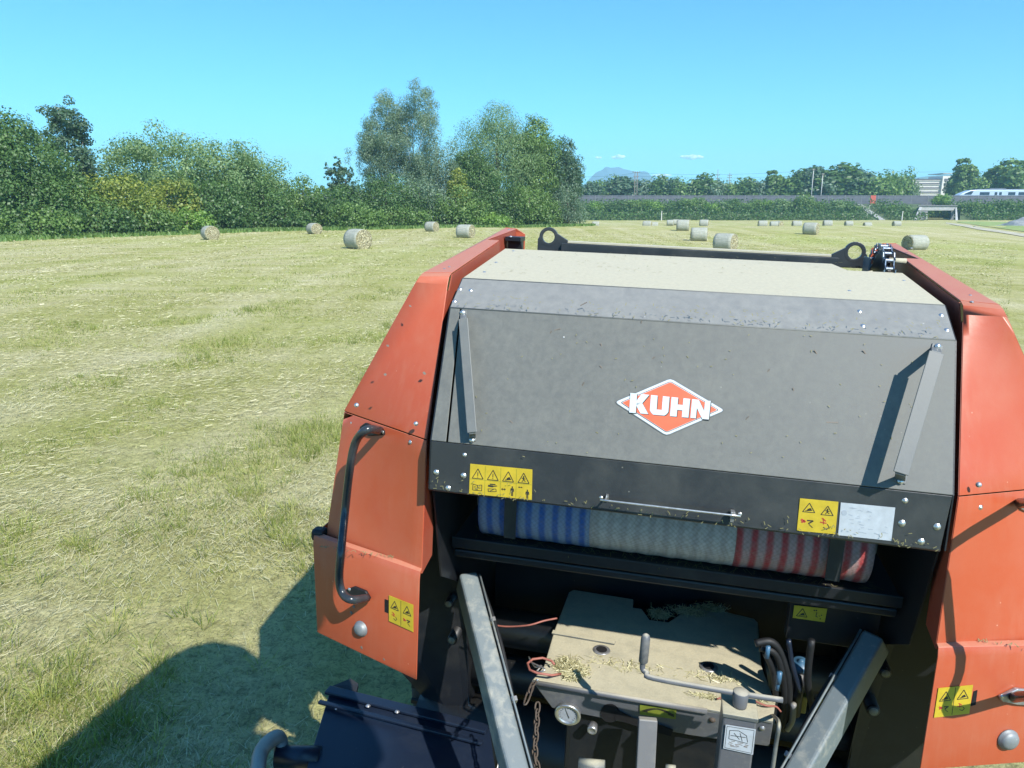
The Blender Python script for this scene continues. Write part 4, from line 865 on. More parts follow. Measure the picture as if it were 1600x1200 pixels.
# ---- lifting bar with two eyes behind the hood
lb = GM(); yb = 3.22
def lb_pt(px, py): return my(px, py, yb)
for (cx, cy), sg in (((857.5, 370), 1), ((1335.5, 394), -1)):
    c = lb_pt(cx, cy); ro, ri = .041, .0265; k = 22
    out = [(c.x + ro * math.cos(a), c.z + ro * math.sin(a)) for a in [i * 2 * math.pi / k for i in range(k)]]; inn = [(c.x + ri * math.cos(a), c.z + ri * math.sin(a)) for a in [i * 2 * math.pi / k for i in range(k)]]
    vs = [P3(x, y, z) for y in (yb - .008, yb + .008) for x, z in out + inn]; fs = []
    for i in range(k):
        j = (i + 1) % k; fs += [(i, j, k + j, k + i), (2 * k + i, 3 * k + i, 3 * k + j, 2 * k + j), (i, 2 * k + i, 2 * k + j, j), (k + i, k + j, 3 * k + j, 3 * k + i)]
    lb.add(vs, fs)
    zb_ = c.z - .062
    lb.prism([P3(c.x - sg * ro, yb - .0075, c.z - .002), P3(c.x - sg * ri * 1.02, yb - .0075, c.z - .012), P3(c.x - sg * ri * .6, yb - .0075, c.z - ri * .98), P3(c.x + sg * ri * .2, yb - .0075, c.z - ri * 1.05), P3(c.x + sg * ri * .9, yb - .0075, c.z - ri * .8), P3(c.x + sg * ro * .88, yb - .0075, c.z + ro * .4), P3(c.x + sg * .085, yb - .0075, c.z - .012), P3(c.x + sg * .085, yb - .0075, zb_), P3(c.x - sg * (ro + .006), yb - .0075, zb_), P3(c.x - sg * (ro + .006), yb - .0075, c.z - .01)], (0, .015, 0))
cl, cr = lb_pt(857.5, 370), lb_pt(1335.5, 394)
a0 = P3(cl.x + .06, yb, cl.z - .045); a1 = P3(cr.x - .06, yb, cr.z - .045); lb.beam(a0, a1, .05, .042)
lift = lb.build('lifting_bar', M['band'], BA, bevel=.002)
q = GM(); q.beam(a0 + Vector((.01, .03, .026)), a1 + Vector((-.01, .03, .026)), .07, .008); q.build('top_flange', M['hood_top'], lift, bevel=.001)
# body behind it
q = GM(); q.prism([P3(-.70, 3.10, -.30), P3(-.70, 3.5, -.26), P3(-.70, 4.2, -.40), P3(-.70, 4.75, -.9), P3(-.70, 4.85, -1.5), P3(-.70, 4.5, -2.2), P3(-.70, 3.9, -2.45), P3(-.70, 3.10, -2.30)], (1.4, 0, 0)); q.build('bale_chamber', M['dark'], BA, bevel=.02)

# ---- orange side covers
def bil(q, a, b, c, d, n=8):
    vs = [(a * (1 - i / n) + b * (i / n)) * (1 - j / n) + (d * (1 - i / n) + c * (i / n)) * (j / n) for i in range(n + 1) for j in range(n + 1)]
    q.add(vs, [(i * (n + 1) + j, (i + 1) * (n + 1) + j, (i + 1) * (n + 1) + j + 1, i * (n + 1) + j + 1) for i in range(n) for j in range(n)])
def cover(s):
    r_in = .79; Bi, S1i, S2i, Bt = [P3(s * r_in, y, z) for y, z in ((2.408, -.239), (2.19, -.755), (2.15, -1.216), (2.115, -1.59))]
    Bo, S1o, S2o, Bto = P3(s * .885, 2.385, -.242), P3(s * 1.185, 2.41, -.755), P3(s * 1.22, 2.31, -1.216), P3(s * 1.225, 2.26, -1.50)
    Br, S1r, S2r, Btr = P3(s * .90, 3.66, -.115), P3(s * 1.20, 3.75, -.70), P3(s * 1.225, 3.75, -1.20), P3(s * 1.225, 3.6, -1.45)
    g_ = .004
    rf = Bi.lerp(S1i, .06); ro_ = Bo.lerp(S1o, .05)
    # upper front with the rounded shoulder, its side and top
    q = GM(); top_i = Bi + Vector((0, .03, .004)); top_o = Bo + Vector((0, .03, .004)); ir = P3(s * r_in, 3.10, -.150); nt_o = P3(s * .845, 3.10, -.150); tip_i = P3(s * .845, 3.66, -.118)
    m_i = Bi.lerp(S1i, .012) + Vector((0, .006, .0)); m_o = Bo.lerp(S1o, .012) + Vector((0, .006, 0))
    V = [top_i, top_o, m_i, m_o, rf, ro_, S1i, S1o, S1r, Br]
    if s < 0: q.add(V, [(0, 1, 3, 2), (2, 3, 5, 4), (4, 5, 7, 6), (1, 9, 8, 7, 5, 3)])  # left face keeps a diagonal crease that mimics a shadow edge
    else:
        q.add(V, [(0, 1, 3, 2), (2, 3, 5, 4), (1, 9, 8, 7, 5, 3)]); bil(q, rf, ro_, S1o, S1i)
    up_ = q.build('upper_cover', M['orange'], BA, auto=True, solid=.004, bevel=.006, segs=3)
    q = GM(); q.add([top_i + Vector((0, .004, .001)), top_o + Vector((0, .004, .001)), Br, tip_i, nt_o, ir], [(0, 1, 2, 3, 4, 5)]); q.build('top_plate', M['orange'], BA, solid=.004, bevel=.002)
    # inner flange hanging from the top plate, end cap
    q = GM(); q.add([top_i + Vector((0, .004, -.004)), ir + Vector((0, 0, -.004)), ir + Vector((0, 0, -.15)), P3(s * r_in, 2.50, -.50), Bi.lerp(S1i, .22) + Vector((0, .01, 0))], [(0, 1, 2, 3, 4)])
    q.add([nt_o + Vector((0, .004, -.003)), tip_i + Vector((0, 0, -.003)), tip_i + Vector((0, 0, -.10)), nt_o + Vector((0, .004, -.22))], [(0, 1, 2, 3)]); q.build('inner_flange', M['orange_shaded'], BA, solid=.004)
    q = GM(); q.prism([tip_i + Vector((0, .002, .004)), Br + Vector((0, .002, .004)), P3(s * .93, 3.67, -.24), P3(s * .80, 3.67, -.24), P3(s * .80, 3.67, -.14)], (0, .006, 0)); q.build('end_cap', M['orange'], BA, bevel=.002)
    # middle panel
    e = Vector((0, 0, -g_)); q = GM()
    q.add([S1i + e, S1o + e, S2o, S2i, S1r + e, S2r], [(1, 4, 5, 2)]); bil(q, S1i + e, S1o + e, S2o, S2i); md = q.build('middle_cover', M['orange'], BA, auto=True, solid=.004, bevel=.010, segs=3)
    q = GM(); q.add([S1i + e, S2i, S2i + Vector((0, .10, .02)), S1i + Vector((0, .10, 0)) + e], [(0, 1, 2, 3)]); q.add([Bi.lerp(S1i, .1), S1i, S1i + Vector((0, .12, 0)), Bi.lerp(S1i, .1) + Vector((0, .12, 0))], [(0, 1, 2, 3)]); q.build('cover_return', M['orange_shaded'], BA, solid=.003)
    # lower panel: stands proud, its top edge rolled over
    f = Vector((0, -.022, 0)); li, lo, bi, bo = S2i + f, P3(s * 1.255, 2.30, -1.216) + f, Bt + f * .6, P3(s * 1.235, 2.25, -1.575)
    q = GM(); ti, to_ = li + Vector((0, .028, .018)), lo + Vector((0, .028, .018)); hi_, ho_ = li + Vector((0, .008, .013)), lo + Vector((0, .008, .013)); l2, l3 = li + Vector((0, 0, -.012)), lo + Vector((0, 0, -.012))
    q.add([ti, to_, hi_, ho_, l2, l3, bi, bo, P3(s * 1.255, 3.5, -1.25), P3(s * 1.235, 3.5, -1.55), P3(s * 1.255, 3.5, -1.2)], [(0, 1, 3, 2), (2, 3, 5, 4), (4, 5, 7, 6), (1, 10, 8, 9, 7, 5, 3)])
    lw = q.build('lower_cover', M['orange'], BA, auto=True, solid=.004, bevel=.004, segs=3)
    q = GM(); q.box(to_ + Vector((s * -.008, .004, -.008)), (.05, .05, .045)); q.build('corner_cap', M['black'], lw, bevel=.012)
    return up_, md, lw, Plane(Bi, Bo, S1i), Plane(S1i, S1o, S2i), Plane(l2, l3, bi)
ul, ml, ll, plu, plm, pll = cover(-1)
ur, mr_, lr, pru, prm, prl = cover(1)
for pl, lst, par in ((plu, [(557, 633), (650, 662)], ul), (plm, [(549.5, 661), (641, 691)], ml), (pru, [(1529, 757.5)], ur), (prm, [(1532, 793)], mr_)):
    for px, py in lst: bolt(pl.pt(px, py, .002), pl.n, .0078, par)
tpl = Plane(P3(-.79, 2.44, -.235), P3(-.88, 2.44, -.236), P3(-.79, 3.1, -.15)); tpr = Plane(P3(.79, 2.44, -.235), P3(.88, 2.44, -.236), P3(.79, 3.1, -.15))
for px, py in [(694.5, 420.5), (702, 417.5), (795, 353 + 6)]: bolt(tpl.pt(px, py, .002), tpl.n, .006, ul, M['worn'])
for px, py in [(1516, 462), (1518.5, 472), (1424, 388)]: bolt(tpr.pt(px, py, .002), tpr.n, .006, ur, M['worn'])
# round caps with their housings
def cap(pl, px, py, r, par):
    p = pl.pt(px, py, .001); q = GM(); q.lathe(p, pl.n, [(0, r * 1.12), (.003, r * 1.12), (.004, r), (.012, r * .96), (.018, r * .6), (.020, .002)], 20); q.build('round_cap', M['reflector'], par, True)
cap(pll, 564.5, 982, .026, ll); cap(prl, 1574.5, 1155, .029, lr)
def cover_sticker(pl, base, slot, par, side):
    m1 = [seg((.5 if 1 else 0, .03), (.5, .97), .012)] + cell(.04, .10, .40, .40, tri(hand)) + cell(.55, .10, .40, .40, tri(hand)) + cell(.08, .56, .34, .34, scrib if side < 0 else roller) + cell(.58, .56, .34, .34, roller if side < 0 else scrib)
    decal('warning_sticker', pl, base, m1, M['yellow'], par); q = GM(); q.prism([pl.pt(*p, .001) for p in slot], pl.n * .0015); q.build('slot', M['hole_shade'], par)  # slot is a black patch painting the dark inside
cover_sticker(pll, [(608, 930), (646, 945), (646, 987.5), (608, 970)], [(601.5, 936), (607, 938), (607, 958), (601.5, 955.5)], ll, -1)
cover_sticker(prl, [(1466, 1075), (1520, 1070), (1514, 1114.5), (1459, 1121)], [(1521, 1080), (1527, 1078), (1524, 1101), (1516.5, 1103)], lr, 1)
# dark blotches and chips of the paint
q = GM(); r_ = random.Random(3)
for pl, par_, lst in ((plu, ul, [(641, 478), (606, 540), (602, 585), (663, 583)]), (plm, ml, [(573, 741), (606, 797), (574, 852), (527, 832), (597, 698)]), (pll, ll, [(549, 957), (565, 1012), (553, 948), (600, 1030)])):
    q = GM()
    for px, py in lst:
        c = pl.pt(px, py, .001); e1 = pl.n.orthogonal().normalized(); e2 = pl.n.cross(e1); rr = r_.uniform(.003, .006); q.prism([c + (e1 * math.cos(a) + e2 * math.sin(a) * 1.4) * rr * r_.uniform(.6, 1.2) for a in [i * .785 for i in range(8)]], pl.n * .0006)
    q.build('paint_blemish', M['wood'], par_, kind='stuff')
# ---- grab handles
def handle(pl1, top, mid, pl2, bot, par, off=.15, r=.0145):
    a = pl1.pt(*top); pts = [a + pl1.n * .01, pl1.pt(top[0] - 3, top[1] + 1, .03)]
    pts = [pl1.pt(*top, .014)] + [pl1.pt(*p, off) if p[1] < 830 else pl2.pt(*p, off - .01) for p in mid] + [pl2.pt(*bot, .016)]
    q = GM(); q.tube(smooth_path(pts, 5), r, 12); h = q.build('grab_handle', M['handle'], BA, True)
    return h
h = handle(plm, (594, 673), [(574, 671), (556, 690), (547, 730), (539, 800), (533, 860), (530, 905), (536, 928), (550, 937)], pll, (574, 934), ml, .10)
for pl, pts, bl in ((plm, [(566, 666), (574, 660), (602, 672), (603, 679), (580, 681), (566, 676)], [(598, 675)]), (pll, [(540, 921), (556, 915), (574, 922), (581, 934), (574, 940), (548, 936)], [(546, 921), (574, 934)])):
    q = GM(); q.prism([pl.pt(*p, .002) for p in pts], pl.n * .012); o = q.build('handle_foot', M['black'], h, bevel=.003)
    for p in bl: bolt(pl.pt(*p, .014), pl.n, .0065, o)
h = handle(prm, (1594, 786), [(1640, 792), (1664, 840), (1668, 920), (1666, 1005), (1642, 1076)], prl, (1584, 1090), mr_, .24)
for pl, pts, bl in ((prm, [(1588, 783), (1600, 776), (1616, 780), (1616, 798), (1602, 800), (1590, 794)], [(1595, 786)]), (prl, [(1558, 1086), (1585, 1073), (1612, 1076), (1612, 1100), (1585, 1098), (1562, 1093)], [(1566, 1088)])):
    q = GM(); q.prism([pl.pt(*p, .002) for p in pts], pl.n * .012); o = q.build('handle_foot', M['worn'], h, bevel=.003)
    for p in bl: bolt(pl.pt(*p, .014), pl.n, .0065, o)

# ---- bracket at the left cover's tip, sprocket and chain at the right
q = GM(); q.box(P3(-.80, 3.45, -.155), (.075, .10, .02)); q.box(P3(-.80, 3.47, -.21), (.065, .05, .10)); q.tube([P3(-.77, 3.42, -.145), P3(-.76, 3.42, -.20), P3(-.765, 3.42, -.26)], .004, 6); o = q.build('latch_bracket', M['dark'], BA, bevel=.003); bolt(P3(-.81, 3.40, -.144), (0, -.3, 1), .007, o)
q = GM(); sc_c = P3(.705, 3.06, -.255); R_ = .150
q.lathe(sc_c - Vector((.008, 0, 0)), (1, 0, 0), [(0, .03), (0, R_ - .03), (.004, R_ - .014), (.012, R_ - .014), (.016, R_ - .03), (.016, .03)], 40)
for i in range(26): a = i * 2 * math.pi / 26; d = Vector((0, math.cos(a), math.sin(a))); e = Vector((0, -math.sin(a), math.cos(a))); q.prism([sc_c + d * (R_ - .018) + e * .009 + Vector((-.005, 0, 0)), sc_c + d * (R_ - .018) - e * .009 + Vector((-.005, 0, 0)), sc_c + d * R_ - e * .004 + Vector((-.005, 0, 0)), sc_c + d * R_ + e * .004 + Vector((-.005, 0, 0))], (.010, 0, 0))
spk = q.build('sprocket', M['dark'], BA)
q = GM(); q.lathe(sc_c - Vector((.03, 0, 0)), (1, 0, 0), [(0, .028), (.055, .028)], 14); q.build('hub', M['worn'], spk, True)
lk = None
for i in range(26):
    a = (i + .5) * 2 * math.pi / 26; d = Vector((0, math.cos(a), math.sin(a))); e = Vector((0, -math.sin(a), math.cos(a)))
    q = GM(); w = .017 if i % 2 else .0125
    for s in (-1, 1): q.prism([sc_c + d * (R_ + k1) + e * k2 + Vector((s * w, 0, 0)) for k1, k2 in ((-.010, -.017), (.010, -.017), (.004, 0), (.010, .017), (-.010, .017), (-.004, 0))], (.003 * s, 0, 0))
    b0 = sc_c + d * R_ + e * .0125; q.tube([b0 - Vector((.0125, 0, 0)), b0 + Vector((.0125, 0, 0))], .0055, 8); q.build('chain_link', M['chain'], BA)
q = GM(); q.tube([P3(.70, 3.02, -.155), P3(.78, 3.02, -.155)], .010, 10); q.tube([P3(.60, 3.0, -.215), P3(.66, 2.97, -.20)], .008, 8); q.build('chain_pin', M['hood_top'], BA, True)
q = GM(); q.box(P3(.59, 3.07, -.235), (.16, .10, .012)); q.box(P3(.665, 3.1, -.20), (.008, .10, .10)); q.build('chain_guard', M['jack'], BA, bevel=.002)
q = GM(); q.add([P3(.772, 2.45, -.30), P3(.772, 3.4, -.20), P3(.772, 3.4, -2.2), P3(.772, 2.75, -2.3), P3(.772, 2.62, -1.5), P3(.772, 2.30, -1.3), P3(.772, 2.20, -.9)], [(0, 1, 2, 3, 4, 5, 6)]); q.build('side_plate', M['dark'], BA, solid=.006); q = GM(); q.add([P3(-.772, 2.45, -.30), P3(-.772, 3.4, -.22), P3(-.772, 3.4, -2.2), P3(-.772, 2.75, -2.3), P3(-.772, 2.62, -1.5), P3(-.772, 2.30, -1.3), P3(-.772, 2.20, -.9)], [(0, 1, 2, 3, 4, 5, 6)]); q.build('side_plate', M['dark'], BA, solid=.006)

# ---- inside: back wall, tray, cross beams, net holder straps
q = GM(); q.box(P3(0, 3.06, -1.55), (1.50, .03, 1.5)); q.build('front_wall', M['dark'], BA)
q = GM(); q.box(P3(0, 2.64, -1.205), (1.52, .50, .012)); q.prism([P3(-.76, 2.385, -1.185), P3(-.76, 2.40, -1.185), P3(-.76, 2.40, -1.225), P3(-.76, 2.385, -1.225)], (1.52, 0, 0)); q.build('tray', M['dark'], BA, bevel=.002)
q = GM(); q.beam(P3(-.76, 2.46, -1.262), P3(.76, 2.46, -1.262), .09, .03); q.build('cross_beam', M['dark'], BA, bevel=.006)
q = GM(); q.box(P3(.60, 2.56, -1.40), (.30, .05, .16)); q.build('cross_plate', M['dark'], BA, bevel=.004); q = GM(); q.beam(P3(-.76, 2.57, -1.315), P3(.76, 2.57, -1.315), .05, .04); cbm = q.build('cross_beam', M['dark'], BA, bevel=.006)
q = GM(); q.tube([P3(-.77, 2.75, -1.75), P3(.77, 2.75, -1.75)], .08, 16); q.tube([P3(-.77, 2.80, -2.0), P3(.77, 2.80, -2.0)], .08, 16); q.build('feed_roller', M['dark'], BA, True)
for px0, px1, py0, py1 in ((788, 807, 770, 832), (1299, 1323, 840, 915)):
    a = my(px0, py0, 2.335); b = my(px1, py0, 2.335); q = GM(); q.box(P3((a.x + b.x) / 2, 2.345, -1.00), (b.x - a.x, .006, .28)); q.build('net_holder', M['band'], BA, bevel=.001)
q = GM(); r_ = random.Random(9)
for i in range(420):
    x = r_.uniform(-.7, .7); y = r_.uniform(2.40, 2.62); l = r_.uniform(.006, .03); a = r_.uniform(0, 3.14); p = P3(x, y, -1.197 + r_.uniform(0, .004)); d = Vector((math.cos(a), math.sin(a), r_.uniform(-.05, .15))) * l; e = Vector((-math.sin(a), math.cos(a), 0)) * .001
    q.add([p - d - e, p + d - e, p + d + e, p - d + e], [(0, 1, 2, 3)])
q.build('chaff', L['hay'], BA, kind='stuff')
cpl = Plane(P3(-.7, 2.534, -1.53), P3(.7, 2.534, -1.53), P3(.7, 2.534, -1.66))
decal('warning_sticker', cpl, [(1241, 945.5), (1292.5, 951), (1288.5, 972), (1238.5, 965)], cell(.06, .10, .42, .80, tri(hand)) + cell(.55, .1, .4, .8, [seg((.15, .1), (.22, .2), .1), seg((.3, .08), (.38, .18), .1), seg((.4, .3), (.38, .7), .06), seg((.38, .7), (.52, .74), .06), seg((.6, .6), (.68, .64), .05), seg((.75, .5), (.82, .54), .09), seg((.7, .85), (.78, .88), .1)]), M['yellow'], cbm)

for s in (-1, 1):
    q = GM(); q.add([P3(s * .775, 2.62, -.35), P3(s * .95, 2.62, -.40), P3(s * 1.17, 2.62, -.78), P3(s * 1.20, 2.62, -1.5), P3(s * 1.12, 2.72, -2.0), P3(s * .775, 2.72, -2.35)], [(0, 1, 2, 3, 4, 5)]); q.build('dark_backing', M['dark'], BA, solid=.006)  # added dark sheets that paint the blackness behind the covers
q = GM(); q.box(P3(0, 3.03, -2.2), (1.5, .03, .5)); q.build('front_wall', M['dark'], BA)

# ---- the net roll: rests in the holder, a thing of its own
NB = empty('net_roll', mat=BMAT @ Matrix.Translation(P3(0, 2.50, -1.065) - BASE)); tag(NB, 'roll of bale netting striped blue, white and red lying under the hood', 'net roll')
NR = .13
def net_part(name, xa, xb, mat):
    q = G(); n = max(3, int((xb - xa) / .02)); vs = []; prof = []
    for i in range(n + 1):
        x = xa + (xb - xa) * i / n; prof.append((x, NR * (1 + .010 * math.sin(x * 83) + .006 * noise.noise(Vector((x * 30, 0, 0))))))
    q.lathe((0, 0, 0), (1, 0, 0), prof, 36); return q.build(name, mat, NB, True)
xw0, xw1 = my(920, 840, 2.37).x, my(1148, 865, 2.37).x; xe0, xe1 = my(750, 810, 2.4).x, my(1361, 880, 2.4).x
net_part('blue_end', xe0, xw0, M['net_blue']); net_part('white_middle', xw0, xw1, M['net_white']); net_part('red_end', xw1, xe1, M['net_red'])
q = G(); q.tube([(xe0 - .03, 0, 0), (xe1 + .03, 0, 0)], .035, 14); q.build('core_tube', M['wood'], NB, True)

# ---- drawbar
for s in (-1, 1):
    q = GM(); a, b = (my(729, 884, 2.50), mz(810, 1200, -1.72)) if s < 0 else (my(1374, 976, 2.50), mz(1247, 1200, -1.72)); b = b + (b - a) * .62; a = a - Vector((0, 0, .06)); b = b - Vector((0, 0, .06)); q.beam(a, b, .072, .11); dbm = q.build('drawbar_beam', M['beam'], BA, bevel=.012, segs=3)
    for px, py, r in (((702, 942, .020), (707, 999, .022)) if s < 0 else ((1383, 1050, .022), (1364, 1109, .024))):
        p = my(px, py, 2.62); q = GM(); q.tube([p, p + Vector((0, .35, 0))], r * 1.0, 14); q.lathe(p - Vector((0, .012, 0)), (0, 1, 0), [(0, r * .7), (.004, r * .95), (.014, r * .95)], 14); q.build('pin', M['dark'], BA, True)
        q = GM(); q.lathe(p - Vector((0, .014, 0)), (0, 1, 0), [(0, r * .6), (.003, r * .72), (.005, r * .72)], 12); q.build('pin_end', M['dustbox'], BA, True)
q = GM(); q.prism([P3(-.20, 1.5, -1.71), P3(.20, 1.5, -1.71), P3(.10, .95, -1.71), P3(-.10, .95, -1.71)], (0, 0, -.12)); q.build('drawbar_tongue', M['beam'], BA, bevel=.01)
lbl = GM()
# ---- gear cover box
zt = -1.65
def bz(px, py, dz=0.): return mz(px, py, zt + dz)
out_ = [(832, 1062), (850, 1040), (866, 985), (889, 925), (896, 921), (990, 936), (989, 949), (1003, 951), (1015, 968), (1044, 972), (1062, 960), (1072, 953), (1100, 947), (1160, 962), (1178, 966), (1184, 972), (1190, 1040), (1201, 1070), (1212, 1096), (1208, 1127), (1105, 1108)]
top = [bz(*p) for p in out_]
q = GM(); q.prism(top, (0, 0, -.012)); bxo = q.build('cover_plate', M['dustbox'], BA, bevel=.004, segs=2)
fl, fr = bz(832, 1063), bz(1105, 1108); fr2 = bz(1209, 1127)
q = GM(); q.tube([fl + Vector((0, -.004, -.006)), fr + Vector((0, -.004, -.006))], .010, 10); q.build('folded_edge', M['jack'], bxo, True)
dn = Vector((0, 0.02, -.115)); q = GM()
q.prism([fl + Vector((0, .004, -.01)), fr2 + Vector((0, .004, -.01)), fr2 + dn, fr + Vector((-.05, 0, 0)) + dn * 1.15, fl.lerp(fr, .35) + dn * 1.05, fl.lerp(fr, .12) + dn]
        , (0, .008, 0)); fp = q.build('front_plate', M['jack'], BA, bevel=.003)
fpl = Plane(fl + Vector((0, .004, -.01)), fr2 + Vector((0, .004, -.01)), fl + dn)
q = GM(); q.prism([bz(889, 925, -.014), bz(850, 1040, -.014), bz(850, 1040, -.2), bz(889, 925, -.2)], (.006, 0, 0)); q.prism([bz(1184, 972, -.014), bz(1201, 1070, -.014), bz(1201, 1070, -.2), bz(1184, 972, -.2)], (-.006, 0, 0)); q.build('side_wall', M['dark'], BA)
q = GM(); q.beam(P3(0, 2.35, -1.93), P3(0, 3.0, -1.93), .6, .3); q.build('gearbox_housing', M['dark'], BA, bevel=.02)
for px, py in ((940, 1015.5), (1107, 1042)):
    c = bz(px, py, .0015); q = GM(); q.lathe(c, (0, 0, 1), [(0, .034), (.0025, .031), (.0025, .0215)], 22); o = q.build('worn_ring', M['worn'], bxo, True); q = GM(); q.lathe(c + Vector((0, 0, .0028)), (0, 0, 1), [(0, .021), (.0006, .021)], 22); q.build('bolt_hole_shade', M['hole_shade'], o)  # flat black disc paints the dark of the hole, nothing is cut
q = GM(); q.prism([bz(864, 986, .002), bz(962, 1003, .002), bz(960, 1008, .002), bz(862, 991, .002)], (0, 0, .006)); q.build('rib', M['dustbox'], bxo, bevel=.001)
# gauge, knob, slot, label on the front plate
def fpt(px, py, off=0.): return fpl.pt(px, py, off)
c = fpt(888, 1112); q = GM(); q.lathe(c, fpl.n, [(-.02, .044), (.012, .046), (.016, .048), (.020, .044), (.018, .036), (.012, .034)], 32); ga = q.build('pressure_gauge', M['zinc'], BA, True)
q = GM(); q.lathe(c, fpl.n, [(.0125, .034), (.0135, .034)], 32); q.build('dial', M['glassdial'], ga)
q = GM(); e1 = Vector((1, 0, 0)); e2 = fpl.n.cross(e1).normalized(); e2 = e2 if e2.z > 0 else -e2; c2 = c + fpl.n * .0142
for i in range(15):
    a = math.radians(225 - i * 270 / 14); d = e1 * math.cos(a) + e2 * math.sin(a); t_ = fpl.n.cross(d) * .0008; q.prism([c2 + d * .026 - t_, c2 + d * .031 - t_, c2 + d * .031 + t_, c2 + d * .026 + t_], fpl.n * .0005)
d = (e1 * -.35 + e2).normalized(); t_ = fpl.n.cross(d) * .0014; q.prism([c2 - d * .016 - t_, c2 + d * .026 - t_ * .3, c2 + d * .026 + t_ * .3, c2 - d * .016 + t_], fpl.n * .001); q.build('needle', M['ink'], ga)
c = fpt(926.5, 1132); q = GM(); q.lathe(c, fpl.n, [(0, .017), (.022, .018), (.03, .017), (.032, .012), (.029, .010), (.029, .001)], 20); q.build('knob', M['worn'], BA, True)
q = GM(); hc = [fpt(953 + 15 * math.cos(a), 1114 + 14.5 * math.sin(a), .001) for a in [i * 2 * math.pi / 20 for i in range(20)]]; q.prism(hc, fpl.n * .001)
q.prism([fpt(964, 1108, .0023), fpt(990, 1122, .0023), fpt(1014, 1126, .0023), fpt(1052, 1140, .0023), fpt(1048, 1150, .0023), fpt(1008, 1139, .0023), fpt(985, 1131, .0023), fpt(960, 1124, .0023)], fpl.n * .001); q.build('slot_hole_shade', M['hole_shade'], fp)  # black patches on the plate paint the shade of an opening
arc = [seg((.10 + .80 * i / 9, .62 - .42 * math.sin(math.pi * i / 9)), (.10 + .80 * (i + 1) / 9, .62 - .42 * math.sin(math.pi * (i + 1) / 9)), .13) for i in range(9)] + [(I, [(.03, .62), (.20, .34), (.22, .70)]), (I, [(.95, .80), (.76, .62), (.93, .48)])]
decal('arrow_label', fpl, [(1000, 1100.5), (1057, 1108), (1056, 1123.5), (999.5, 1116)], arc, M['olive'], fp)['label'] = 'lime green label with a curved double arrow'
q = GM(); q.tube([fpt(1012, 1134, .012), fpt(1008, 1140, .014), fpt(1011, 1150, .012), fpt(1006, 1163, .014)], .0022, 5); q.tube([fpt(1014, 1134, .012), fpt(1014, 1142, .014), fpt(1010, 1150, .012), fpt(1013, 1160, .014), fpt(1004, 1163, .014)], .0022, 5); q.build('spring_clip', M['zinc'], fp, True)
bolt(fpt(1113, 1125, .002), fpl.n, .011, fp, M['rust']); bolt(fpt(1191, 1138, .002), fpl.n, .010, fp, M['worn']); bolt(fpt(839.5, 1063, .006), fpl.n, .007, fp)
q = GM(); a, b = my(1010, 1150, 2.16), my(1012, 1215, 2.05); q.beam(a + Vector((0, .05, .03)), b + Vector((0, .05, -.3)), .062, .03); q.build('support_post', M['grey_tube'], BA, bevel=.004)
# parking jack with crank
jy = 2.02; a, b = my(1131, 1118, jy), my(1184, 1128, jy); w = (b - a).length; zj = (a.z + b.z) / 2; jx = (a.x + b.x) / 2 - .002
q = GM(); q.box(P3(jx, jy + w / 2, zj - .35), (w, w, .70)); jk = q.build('parking_jack', M['jack'], BA, bevel=.006)
q = GM(); q.box(P3(jx, jy + w / 2, zj + .004), (w * 1.06, w * 1.1, .014)); q.build('jack_cap', M['dustbox'], jk, bevel=.003)
tp_ = P3(jx, jy + w * .45, zj); q = GM(); q.lathe(tp_, (0, 0, 1), [(.008, .020), (.02, .022), (.06, .024), (.062, .022), (.064, .004)], 16); q.build('crank_hub', M['jack'], jk, True)
zc = tp_.z + .052; e0 = mz(1223, 1094, zc); e1 = mz(1150, 1083, zc); e2 = mz(1022, 1060, zc + .0); e3 = mz(1004, 1045, zc + .012)
gt = e3 + Vector((0, .0, .085)); q = GM(); q.tube(smooth_path([e0, e1, e2, e2.lerp(e3, .6) + Vector((0, 0, -.002)), e3, e3 + Vector((0, 0, .03))], 5), .0088, 10); q.build('crank_arm', M['jack'], jk, True)
q = GM(); q.lathe(e3 + Vector((0, 0, .022)), (.02, .05, 1), [(0, .0105), (.004, .0145), (.082, .0145), (.094, .0115), (.099, .003)], 14); q.build('crank_grip', M['jack'], jk, True)
jpl = Plane(P3(jx - .03, jy - .001, zj), P3(jx + .03, jy - .001, zj), P3(jx, jy - .001, zj - .1))
r_ = random.Random(8); mk = [seg((.05, .05), (.95, .05), .012), seg((.05, .95), (.95, .95), .012), seg((.05, .05), (.05, .95), .012), seg((.95, .05), (.95, .95), .012)]
for (a, b) in [((.15, .20), (.15, .55)), ((.15, .2), (.45, .16)), ((.45, .16), (.72, .30)), ((.72, .30), (.78, .55)), ((.15, .55), (.78, .6)), ((.30, .28), (.5, .5)), ((.5, .25), (.6, .55)), ((.2, .4), (.7, .38))]: mk.append(seg(a, b, .018, M['ink']))
for i in range(14): u, v = r_.uniform(.1, .7), r_.uniform(.62, .85); mk.append(seg((u, v), (u + .12, v + r_.uniform(-.03, .03)), .02, M['wood']))
decal('picture_label', jpl, [(1134, 1132), (1181, 1139.5), (1176.5, 1179), (1130, 1169)], mk, M['white'], jk)['label'] = 'small square label with a worn line drawing'
q = GM(); q.tube([my(905, 1196, 1.9), my(945, 1200, 1.9)], .022, 12); q.build('hitch_pin', M['dustbox'], BA, True)
q = GM(); q.tube([my(1040, 1204, 1.9), my(1056, 1206, 1.9)], .018, 12); q.build('hitch_pin', M['dustbox'], BA, True)
